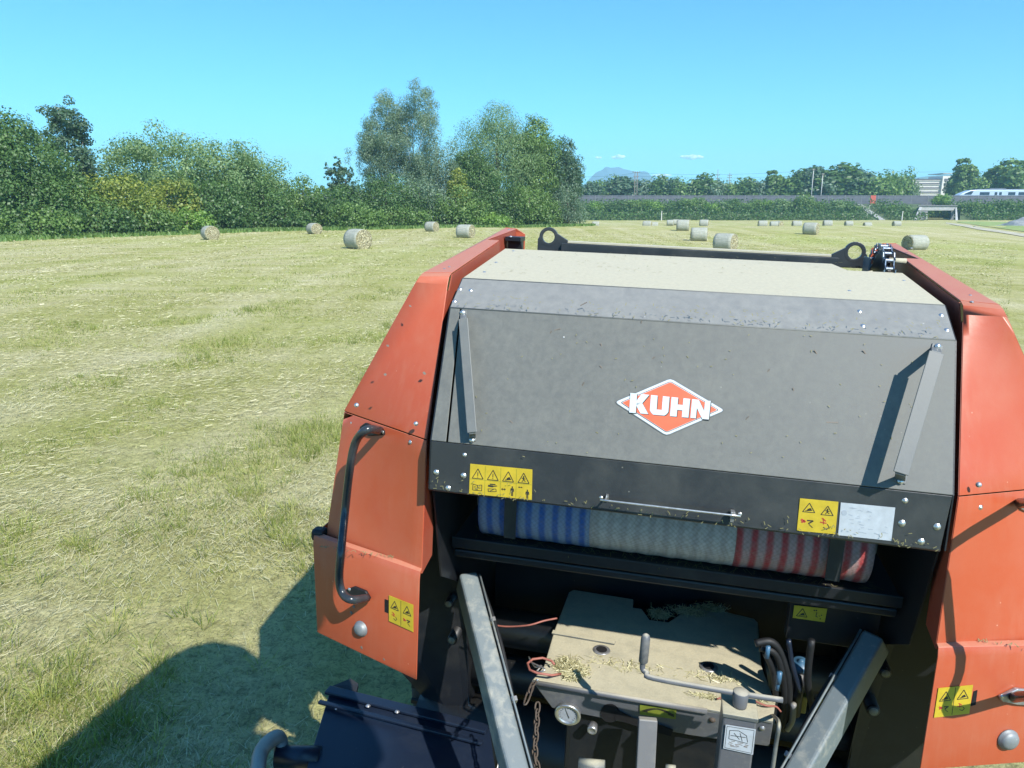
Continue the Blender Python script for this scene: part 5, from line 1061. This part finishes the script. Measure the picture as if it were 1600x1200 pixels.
# safety chain, link by link
def links(pts, n, name='safety_chain'):
    ch = empty(name); ch.parent = BA; path = smooth_path(pts, 30); L_ = [0]
    for i in range(1, len(path)): L_.append(L_[-1] + (path[i] - path[i - 1]).length)
    base = None
    for k in range(n):
        t0 = L_[-1] * (k + .5) / n; j = next((i for i in range(1, len(L_)) if L_[i] >= t0), len(L_) - 1); p = path[j - 1].lerp(path[j], (t0 - L_[j - 1]) / max(1e-6, L_[j] - L_[j - 1])); d = (path[j] - path[j - 1]).normalized()
        if base is None:
            ln = L_[-1] / n * .78; q = G(); q.tube([((abs(math.cos(a)) ** .6) * math.copysign(.009, math.cos(a)), 0, math.sin(a) * ln) for a in [i * math.pi / 7 for i in range(14)]], .0032, 6, closed=True); o = q.build('link', M['rust'], ch, True); base = o
        else: o = base.copy(); COL.objects.link(o)
        o.location = p - BASE; o.rotation_mode = 'QUATERNION'; o.rotation_quaternion = d.to_track_quat('Z', 'Y') @ __import__('mathutils').Quaternion((0, 0, 1), (k % 2) * 1.57 + .5)
    return ch
links([bz(836, 1062, -.01), my(826, 1085, 2.16), my(822, 1100, 2.14)], 3); links([my(840, 1100, 2.2), my(838, 1140, 2.14), my(836, 1175, 2.10), my(842, 1215, 2.04)], 10)
# pink cord ring
c0 = bz(849, 1044, .022); q = GM(); q.tube([bz(*p, .03 if i else .01) for i, p in enumerate([(876, 1053), (862, 1055), (840, 1052), (828, 1047), (824, 1037), (832, 1030), (848, 1028), (862, 1033), (866, 1038)])], .0045, 8)
q.v = q.v; q.build('pink_cord', M['pink'], BA, True)
q = GM(); q.tube(smooth_path([my(764, 975, 2.5), my(790, 979, 2.48), my(825, 977, 2.46), my(850, 970, 2.48), my(870, 966, 2.52)], 6), .0035, 6); q.build('red_cable', M['pink'], BA, True)
q = GM(); q.tube(smooth_path([bz(826, 1026, .03), bz(836, 1042, .02), bz(846, 1040, .03), bz(838, 1050, .02), bz(852, 1046, .035), bz(828, 1034, .03)], 4), .003, 6); q.build('lynch_pin', M['zinc'], BA, True)
# ---- hoses and fittings right of the box
for pts, r, m in ([(1180, 1005), (1205, 1003), (1222, 1025), (1232, 1070), (1230, 1110), (1222, 1140)], .013, 'black'), ([(1188, 1012), (1212, 1022), (1224, 1060), (1226, 1100), (1216, 1130)], .012, 'black'), ([(1195, 1020), (1206, 1045), (1212, 1085), (1208, 1120)], .010, 'black'), ([(1240, 1100), (1238, 1125), (1230, 1140)], .010, 'grey_tube'), ([(1268, 1000), (1262, 1060), (1270, 1110)], .012, 'black'), ([(1232, 1000), (1238, 1040), (1250, 1080)], .009, 'blue'):
    q = GM(); q.tube(smooth_path([my(x, y, 2.38 + .06 * i / len(pts)) for i, (x, y) in enumerate(pts)], 6), r, 10); q.build('hydraulic_hose', M[m], BA, True)
c = my(1251, 1038, 2.45); q = GM(); q.lathe(c, (0, -.35, 1), [(-.03, .022), (-.008, .030), (.004, .030), (.010, .026), (.012, .010), (.022, .009), (.024, .002)], 20); q.build('blue_cap', M['bluecap'], BA, True)
q = GM(); q.tube([c - Vector((0, 0, .03)), c - Vector((0, 0, .2))], .022, 14); q.build('filter_neck', M['dark'], BA, True)
for px, py, s in ((1198, 1028, .008), (1216, 1068, .009), (1214, 1078, .007)): c = my(px, py, 2.36); q = GM(); q.tube([c, c + Vector((0, .0, .045))], s, 8); q.build('hose_coupling', M['bluecap'], BA, True)
for px, py in ((1253, 1098), (1283, 1100)): c = my(px, py, 2.5); q = GM(); q.box(c, (.030, .03, .07)); q.build('yellow_block', M['yellowp'], BA, bevel=.005)
q = GM(); q.tube(smooth_path([bz(1208, 1118, .0), my(1217, 1130, 2.02), my(1213, 1160, 2.0), my(1206, 1210, 1.98)], 5), [.006] * 16, 8); q.build('hanging_rope', M['dustbox'], BA, True)
q = GM(); q.tube(smooth_path([bz(1120, 1092, .01), bz(1140, 1088, .02), bz(1170, 1092, .015), bz(1195, 1102, .015), bz(1212, 1104, .0), bz(1220, 1112, -.02)], 5), .0035, 6); q.build('pink_cord', M['pink'], BA, True)

# ---- pick-up guard lower left, tube frame, wheels
def pk(px, py, z): return mz(px, py, z)
zp = -2.16; a, b, c_, d_ = pk(517, 1074, zp), pk(765, 1135, zp), pk(778, 1230, zp - .03), pk(470, 1230, zp - .03)
q = GM(); q.prism([a, b, c_, d_], (0, 0, -.01)); pg = q.build('pickup_guard', M['blue'], BA, bevel=.004)
dirx = (b - a).normalized(); nrm = Vector((0, 0, 1)); bk = nrm.cross(dirx)
q = GM(); q.beam(a + Vector((0, -.035, .012)), b + Vector((0, -.035, .012)), .05, .016); q.build('guard_rail', M['blue'], pg, bevel=.004)
q = GM(); q.beam(a + Vector((0, -.115, .008)), b + Vector((0, -.115, .008)), .02, .014); q.build('guard_rail', M['blue'], pg, bevel=.004)
q = GM(); q.prism([a + Vector((.0, .01, 0)), pk(548, 1060, zp + .03), pk(560, 1068, zp + .03), pk(556, 1084, zp)], (0, 0, -.02)); q.build('guard_corner', M['dark'], pg)
for px, py in ((575, 1103), (620.5, 1112), (667, 1120), (713.5, 1128)): bolt(pk(px, py, zp + .012), (0, 0, 1), .011, pg, M['worn'])
for px, py in ((525, 1108), (608, 1100), (622, 1099)): bolt(pk(px, py, zp + .010), (0, 0, 1), .005, pg, M['worn'])
q = GM(); q.tube([P3(-1.0, 2.75, -2.3), P3(1.0, 2.75, -2.3)], .17, 20); q.build('pickup_drum', M['dark'], BA, True)
for i in range(17):
    x = -.96 + i * .12; q = GM(); q.tube(smooth_path([P3(x, 2.6, -2.25), P3(x, 2.5, -2.36), P3(x, 2.52, -2.52)], 3), .004, 5); q.build('pickup_tine', M['worn'], BA, True)
q = GM(); q.tube(smooth_path([pk(402, 1240, -2.15), pk(405, 1185, -2.15), pk(416, 1163, -2.13), pk(432, 1152, -2.13), pk(438, 1160, -2.16), pk(440, 1185, -2.2)], 5), .030, 14); q.build('tube_frame', M['grey_tube'], BA, True)
q = GM(); q.tube([pk(432, 1182, -2.2), pk(500, 1184, -2.2)], .045, 16); q.build('roller_tube', M['blue'], BA, True)
for s in (-1, 1):
    wz = -2.33 - .033 * 0; c = P3(s * 1.02, 3.45, -2.38); q = GM(); R1 = .46
    q.lathe(c - Vector((.15, 0, 0)), (1, 0, 0), [(.0, .24), (0, .38), (.03, R1 - .03), (.07, R1), (.23, R1), (.27, R1 - .03), (.30, .38), (.30, .24)], 48); wh = q.build('wheel', M['tyre'], BA, True)
    q = GM()
    for i in range(36): a_ = i * 2 * math.pi / 36; d = Vector((0, math.cos(a_), math.sin(a_))); e = Vector((0, -math.sin(a_), math.cos(a_))); q.prism([c + d * (R1 - .004) + e * .012 + Vector((-.12, 0, 0)), c + d * (R1 - .004) - e * .012 + Vector((-.12, 0, 0)), c + d * (R1 + .014) - e * .01 + Vector((-.12, 0, 0)), c + d * (R1 + .014) + e * .01 + Vector((-.12, 0, 0))], (.24, 0, 0))
    q.build('tread', M['tyre'], wh)
    q = GM(); q.lathe(c - Vector((.10, 0, 0)), (1, 0, 0), [(0, .05), (0, .20), (.02, .24), (.18, .24), (.20, .20), (.20, .05)], 30); q.build('rim', M['jack'], wh, True)
    q = GM(); q.beam(P3(s * .70, 3.45, -1.9), P3(s * .88, 3.45, -2.38), .10, .10, (0, 1, 0)); q.build('axle_arm', M['dark'], BA)

# ---- hay lying on the gear cover
def strands(name, centres, n, parent, seed, lens=(.012, .04), w=.0011, lift=.012):
    r = np.random.default_rng(seed); V = []; idx = r.integers(0, len(centres), n)
    for i in idx:
        cx, cy, cz, rx, ry = centres[i]; p = np.array([cx + r.normal() * rx, cy + r.normal() * ry, cz + abs(r.normal()) * lift * .5]); a = r.uniform(0, 6.28); d = np.array([math.cos(a), math.sin(a), r.normal() * .25]) * r.uniform(*lens) * .5; e = np.array([-math.sin(a), math.cos(a), r.normal() * .5]) * w
        V += [p - d - e, p - d + e, p + d + e, p + d - e]
    V = np.array(V); return np_mesh(name, V, np.arange(len(V)).reshape(-1, 4), L['hay'], parent, r.uniform(.1, 1, n))
def bl(px, py, rx, ry, dz=0.): p = bz(px, py, dz) - BASE; return (p.x, p.y, p.z, rx, ry)
HP = empty('hay_tuft', mat=BMAT @ Matrix.Translation(bz(892, 1048) - BASE)); o = strands('strands', [bl(885, 1040, .02, .02), bl(900, 1048, .02, .015), bl(893, 1058, .012, .01)], 1500, HP, 3)
o.matrix_parent_inverse = Matrix.Translation(-(bz(892, 1048) - BASE)); tag(HP, 'tuft of dry hay lying by the pink cord ring on the dusty gear cover', 'hay', kind='stuff')
HP = empty('hay_tuft', mat=BMAT @ Matrix.Translation(bz(1060, 968) - BASE)); o = strands('strands', [bl(1030, 962, .02, .012, -.01), bl(1075, 958, .03, .01), bl(1110, 952, .025, .008)], 1600, HP, 5, lift=.02)
o.matrix_parent_inverse = Matrix.Translation(-(bz(1060, 968) - BASE)); tag(HP, 'shaded heap of hay debris at the rear edge of the gear cover', 'hay', kind='stuff')
HP = empty('hay_tuft', mat=BMAT @ Matrix.Translation(bz(1110, 1085) - BASE)); o = strands('strands', [bl(1105, 1088, .03, .006), bl(1120, 1060, .05, .012), bl(1180, 1095, .02, .008), bl(980, 1040, .08, .02)], 500, HP, 6, lift=.003)
o.matrix_parent_inverse = Matrix.Translation(-(bz(1110, 1085) - BASE)); tag(HP, 'scattered hay bits along the front edge of the gear cover under the crank', 'hay', kind='stuff')

r_ = random.Random(12); q = GM()
def bit(p, n_, l):
    d = Vector((r_.uniform(-1, 1), r_.uniform(-1, 1), r_.uniform(-1, 1))); d = (d - n_ * d.dot(n_)).normalized(); e = n_.cross(d) * .0010; p = p + n_ * r_.uniform(.0035, .006); q.add([p - d * l - e, p + d * l - e, p + d * l + e, p - d * l + e], [(0, 1, 2, 3)])
for i in range(150): t_ = r_.random(); bit(P3(-.74 + 1.46 * t_, *B_) + Vector((0, .002, r_.uniform(0, .05))), slope_pl.n, r_.uniform(.002, .007))
for i in range(110): bit(P3(r_.uniform(-.70, .50), r_.uniform(2.46, 3.0), -.25 + .07 * r_.random()) * 1.0, Vector((0, 0, 1)), .004) if False else bit(top_pl.pt(r_.uniform(760, 1330), r_.uniform(396, 430)), top_pl.n, r_.uniform(.003, .009))
for i in range(120): bit(P3(r_.uniform(-.74, .73), D_[0] - .004, D_[1] + abs(r_.gauss(0, .02))), band_pl.n, r_.uniform(.002, .006))
for i in range(60): bit(hood_pl.pt(r_.uniform(720, 1440), r_.uniform(520, 720)), hood_pl.n, r_.uniform(.0015, .004))
for s in (-1, 1):
    for i in range(40): bit(P3(s * r_.uniform(.8, 1.2), 2.19 + r_.uniform(0, .01), -1.196), Vector((0, -.4, .9)), r_.uniform(.003, .008))
q.build('chaff', L['hay'], BA, kind='stuff')
# clips and cable runs on the drawbar
for s in (-1, 1):
    a, b = (my(729, 884, 2.50), mz(810, 1200, -1.72)) if s < 0 else (my(1374, 976, 2.50), mz(1247, 1200, -1.72)); dd = (b - a).normalized(); sd = Vector((-s, 0, 0)) - dd * Vector((-s, 0, 0)).dot(dd); sd.normalize()
    q = GM(); q.tube(smooth_path([a + sd * .05 + dd * .05 - Vector((0, 0, .05)), a + sd * .058 + dd * .30 - Vector((0, 0, .035)), a + sd * .052 + dd * .55 - Vector((0, 0, .055)), a + sd * .058 + dd * .85 - Vector((0, 0, .04))], 6), .008, 8); cb_ = q.build('brake_hose', M['black'], BA, True)
    for k in (.2, .5): q = GM(); q.beam(a + dd * k + sd * .046 - Vector((0, 0, .045)), a + dd * (k + .016) + sd * .046 - Vector((0, 0, .045)), .03, .035); q.build('clip', M['worn'], cb_)
    q = GM(); q.tube([a + dd * .05 + sd * .0405, a + dd * .9 + sd * .0405], .004, 6); q.build('weld_seam', M['beam'], BA, True)

# ================================================================== THE TRACTOR (the picture is taken from its cab)
TR = empty('tractor', mat=MMAT @ Matrix.Translation(P3(0, 0, -2.85))); tag(TR, 'tractor pulling the baler, only its cab shadow falls into the grass', 'tractor')
def TG(): return G(P3(0, 0, -2.85))
q = TG(); rp = [(-.75, -1.7), (.72, -1.7), (.72, .45), (.64, .55), (.45, .60), (-.62, .62), (-.75, .60)]
q.prism([P3(x, y, .36) for x, y in rp], (0, 0, .12)); q.build('cab_roof', M['tractor'], TR, bevel=.03)
q = TG(); q.prism([P3(x, y, .37) for x, y in [(-.75, .605), (.12, .625), (.10, .80), (0, 1.0), (-.15, 1.20), (-.35, 1.30), (-.56, 1.30), (-.68, 1.20), (-.745, 1.02)]], (0, 0, .10)); q.build('roof_shadow_block', M['black'], TR, bevel=.02)  # unseen block added to shape the cab shadow on the grass
for s in (-1, 1):
    q = TG(); q.beam(P3(s * .72, -.45, .34), P3(s * .66, -.40, -1.3), .05, .06); q.beam(P3(s * .80, -1.7, .32), P3(s * .74, -1.7, -1.4), .05, .06); q.build('cab_pillar', M['black'], TR)
    q = TG(); c = P3(s * .95, -.45, -2.02); q.lathe(c - Vector((.28, 0, 0)), (1, 0, 0), [(0, .5), (0, .72), (.06, .83), (.50, .83), (.56, .72), (.56, .5)], 40); q.build('wheel', M['tyre'], TR, True)
    q = TG(); q.add([P3(s * x, -.45 + .92 * math.cos(a), -2.02 + .92 * math.sin(a)) for a in [math.radians(20 + i * 20) for i in range(8)] for x in (.66, 1.22)], [(2 * i, 2 * i + 1, 2 * i + 3, 2 * i + 2) for i in range(7)]); q.build('fender', M['tractor'], TR, solid=.01)
q = TG(); q.box(P3(0, -.7, -1.75), (1.2, 2.0, .7)); q.build('chassis', M['black'], TR)
q = TG(); q.beam(P3(0, .2, -1.9), P3(0, 1.05, -1.86), .14, .06); q.build('hitch', M['black'], TR)

# ================================================================== HAY AND GRASS ON THE GROUND (countless)
def cover_points(n, r0, r1, a0, a1, seed):
    r = np.random.default_rng(seed); rr = r0 * (r1 / r0) ** r.random(n); a = np.radians(r.uniform(a0, a1, n)); return r, rr, np.sin(a) * rr, np.cos(a) * rr
def patch(x, y, s, seed):
    out = np.zeros(len(x)); rs = np.random.default_rng(seed)
    for k in range(7): a = rs.uniform(0, 6.28); f = s * rs.uniform(.5, 2.2); out += np.sin((x * math.cos(a) + y * math.sin(a)) * f + rs.uniform(0, 6.28) + 1.5 * np.sin((x * math.sin(a) - y * math.cos(a)) * f * .7))
    return out / 7 ** .5
n = 330000; r, rr, X, Y = cover_points(n, 2.4, 85, -48, 34, 21); keep = ((X < -.9) | (rr > 9)); X, Y, rr = X[keep], Y[keep], rr[keep]; n = len(X); r = np.random.default_rng(5)
den = patch(X, Y, .9, 1) ; keep = r.random(n) < np.clip(.50 + .5 * den, .05, 1); X, Y, rr = X[keep], Y[keep], rr[keep]; n = len(X); Z = zg(X, Y)
l = r.uniform(.02, .085, n) * (1 + rr / 60) * (1 + 1.1 * (r.random(n) < .12)); a = math.radians(70) + 1.1 * patch(X, Y, .45, 17) + r.normal(0, .55, n); w = np.maximum(.0010, rr * .00022); sl_ = r.normal(0, .14, n)
D = np.stack([np.cos(a) * l, np.sin(a) * l, sl_ * l], -1) * .5; Eo = np.stack([-np.sin(a) * w, np.cos(a) * w, r.normal(0, .5, n) * w], -1); P_ = np.stack([X, Y, Z + .012 + np.abs(r.normal(0, .018, n))], -1); md_ = P_ + np.stack([np.zeros(n), np.zeros(n), l * .06], -1)
V = np.stack([P_ - D - Eo, P_ - D + Eo, P_ + D + Eo, P_ + D - Eo], 1).reshape(-1, 3)
tag(np_mesh('mown_hay', V, np.arange(n * 4).reshape(n, 4), L['hay'], None, np.clip(r.normal(.5, .25, n), 0, 1)), 'dry hay strands strewn over the mown meadow', 'hay', kind='stuff')
n = 420000; r, rr, X, Y = cover_points(n, 2.4, 85, -48, 34, 31); keep = ((X < -.9) | (rr > 9)); X, Y, rr = X[keep], Y[keep], rr[keep]; n = len(X); r = np.random.default_rng(6)
den = patch(X, Y, 1.1, 9) - .25 * patch(X, Y, .9, 1); keep = r.random(n) < np.clip(.30 + .5 * den, .05, 1); X, Y, rr, den = X[keep], Y[keep], rr[keep], den[keep]; n = len(X); Z = zg(X, Y)
h = r.uniform(.015, .05, n) * (1 + 1.1 * np.clip(den, 0, 1.8)) * np.clip(1.15 - rr / 110, .4, 1); a = r.uniform(0, 6.28, n); w = np.maximum(.0018, rr * .00040)
B0 = np.stack([X, Y, Z - .005], -1); Eo = np.stack([np.cos(a) * w, np.sin(a) * w, np.zeros(n)], -1); T_ = B0 + np.stack([r.normal(0, .5, n) * h, r.normal(0, .5, n) * h, h], -1)
V = np.stack([B0 - Eo, B0 + Eo, T_], 1).reshape(-1, 3)
tag(np_mesh('grass', V, np.arange(n * 3).reshape(n, 3), L['blade'], None, np.clip(r.normal(.45, .25, n), 0, 1)), 'short green grass growing through the mown hay', 'grass', kind='stuff')

# denser tufts of regrowing grass near the machine
r = np.random.default_rng(77); nc = 5200; rr = 2.6 * (26 / 2.6) ** r.random(nc); a = np.radians(r.uniform(-50, 10, nc)); cx_, cy_ = np.sin(a) * rr, np.cos(a) * rr
d_ = patch(cx_, cy_, 1.1, 9); keep = (r.random(nc) < np.clip(.12 + .5 * d_, .03, 1)) & ((cx_ < -1.0) | (rr > 9)); cx_, cy_, d_ = cx_[keep], cy_[keep], d_[keep]; nb = 26; nc = len(cx_)
X = np.repeat(cx_, nb); Y = np.repeat(cy_, nb); n = len(X); ox, oy = r.normal(0, .045, n), r.normal(0, .045, n); h = np.repeat(r.uniform(.05, .12, nc) * (1 + .35 * np.clip(d_, 0, 1.6)), nb) * r.uniform(.5, 1.2, n)
X = X + ox; Y = Y + oy; Z = zg(X, Y); a = r.uniform(0, 6.28, n); w = r.uniform(.0016, .0032, n); lx, ly = ox * 1.4 + r.normal(0, .35, n) * h, oy * 1.4 + r.normal(0, .35, n) * h
B0 = np.stack([X, Y, Z], -1); Eo = np.stack([np.cos(a) * w, np.sin(a) * w, 0 * w], -1); Mi = B0 + np.stack([lx * .35, ly * .35, h * .65], -1); T_ = B0 + np.stack([lx, ly, h], -1)
V = np.concatenate([np.stack([B0 - Eo, B0 + Eo, Mi + Eo * .8, Mi - Eo * .8], 1), np.stack([Mi - Eo * .8, Mi + Eo * .8, T_, T_ + Eo * .05], 1)], 0).reshape(-1, 3); tt = np.clip(np.repeat(r.uniform(.15, .8, nc), nb) + r.normal(0, .12, n), 0, 1)
tag(np_mesh('grass_tufts', V, np.arange(n * 8).reshape(n * 2, 4), L['blade'], None, np.concatenate([tt, tt])), 'taller green grass tufts sprouting through the hay at the near left', 'grass', kind='stuff')
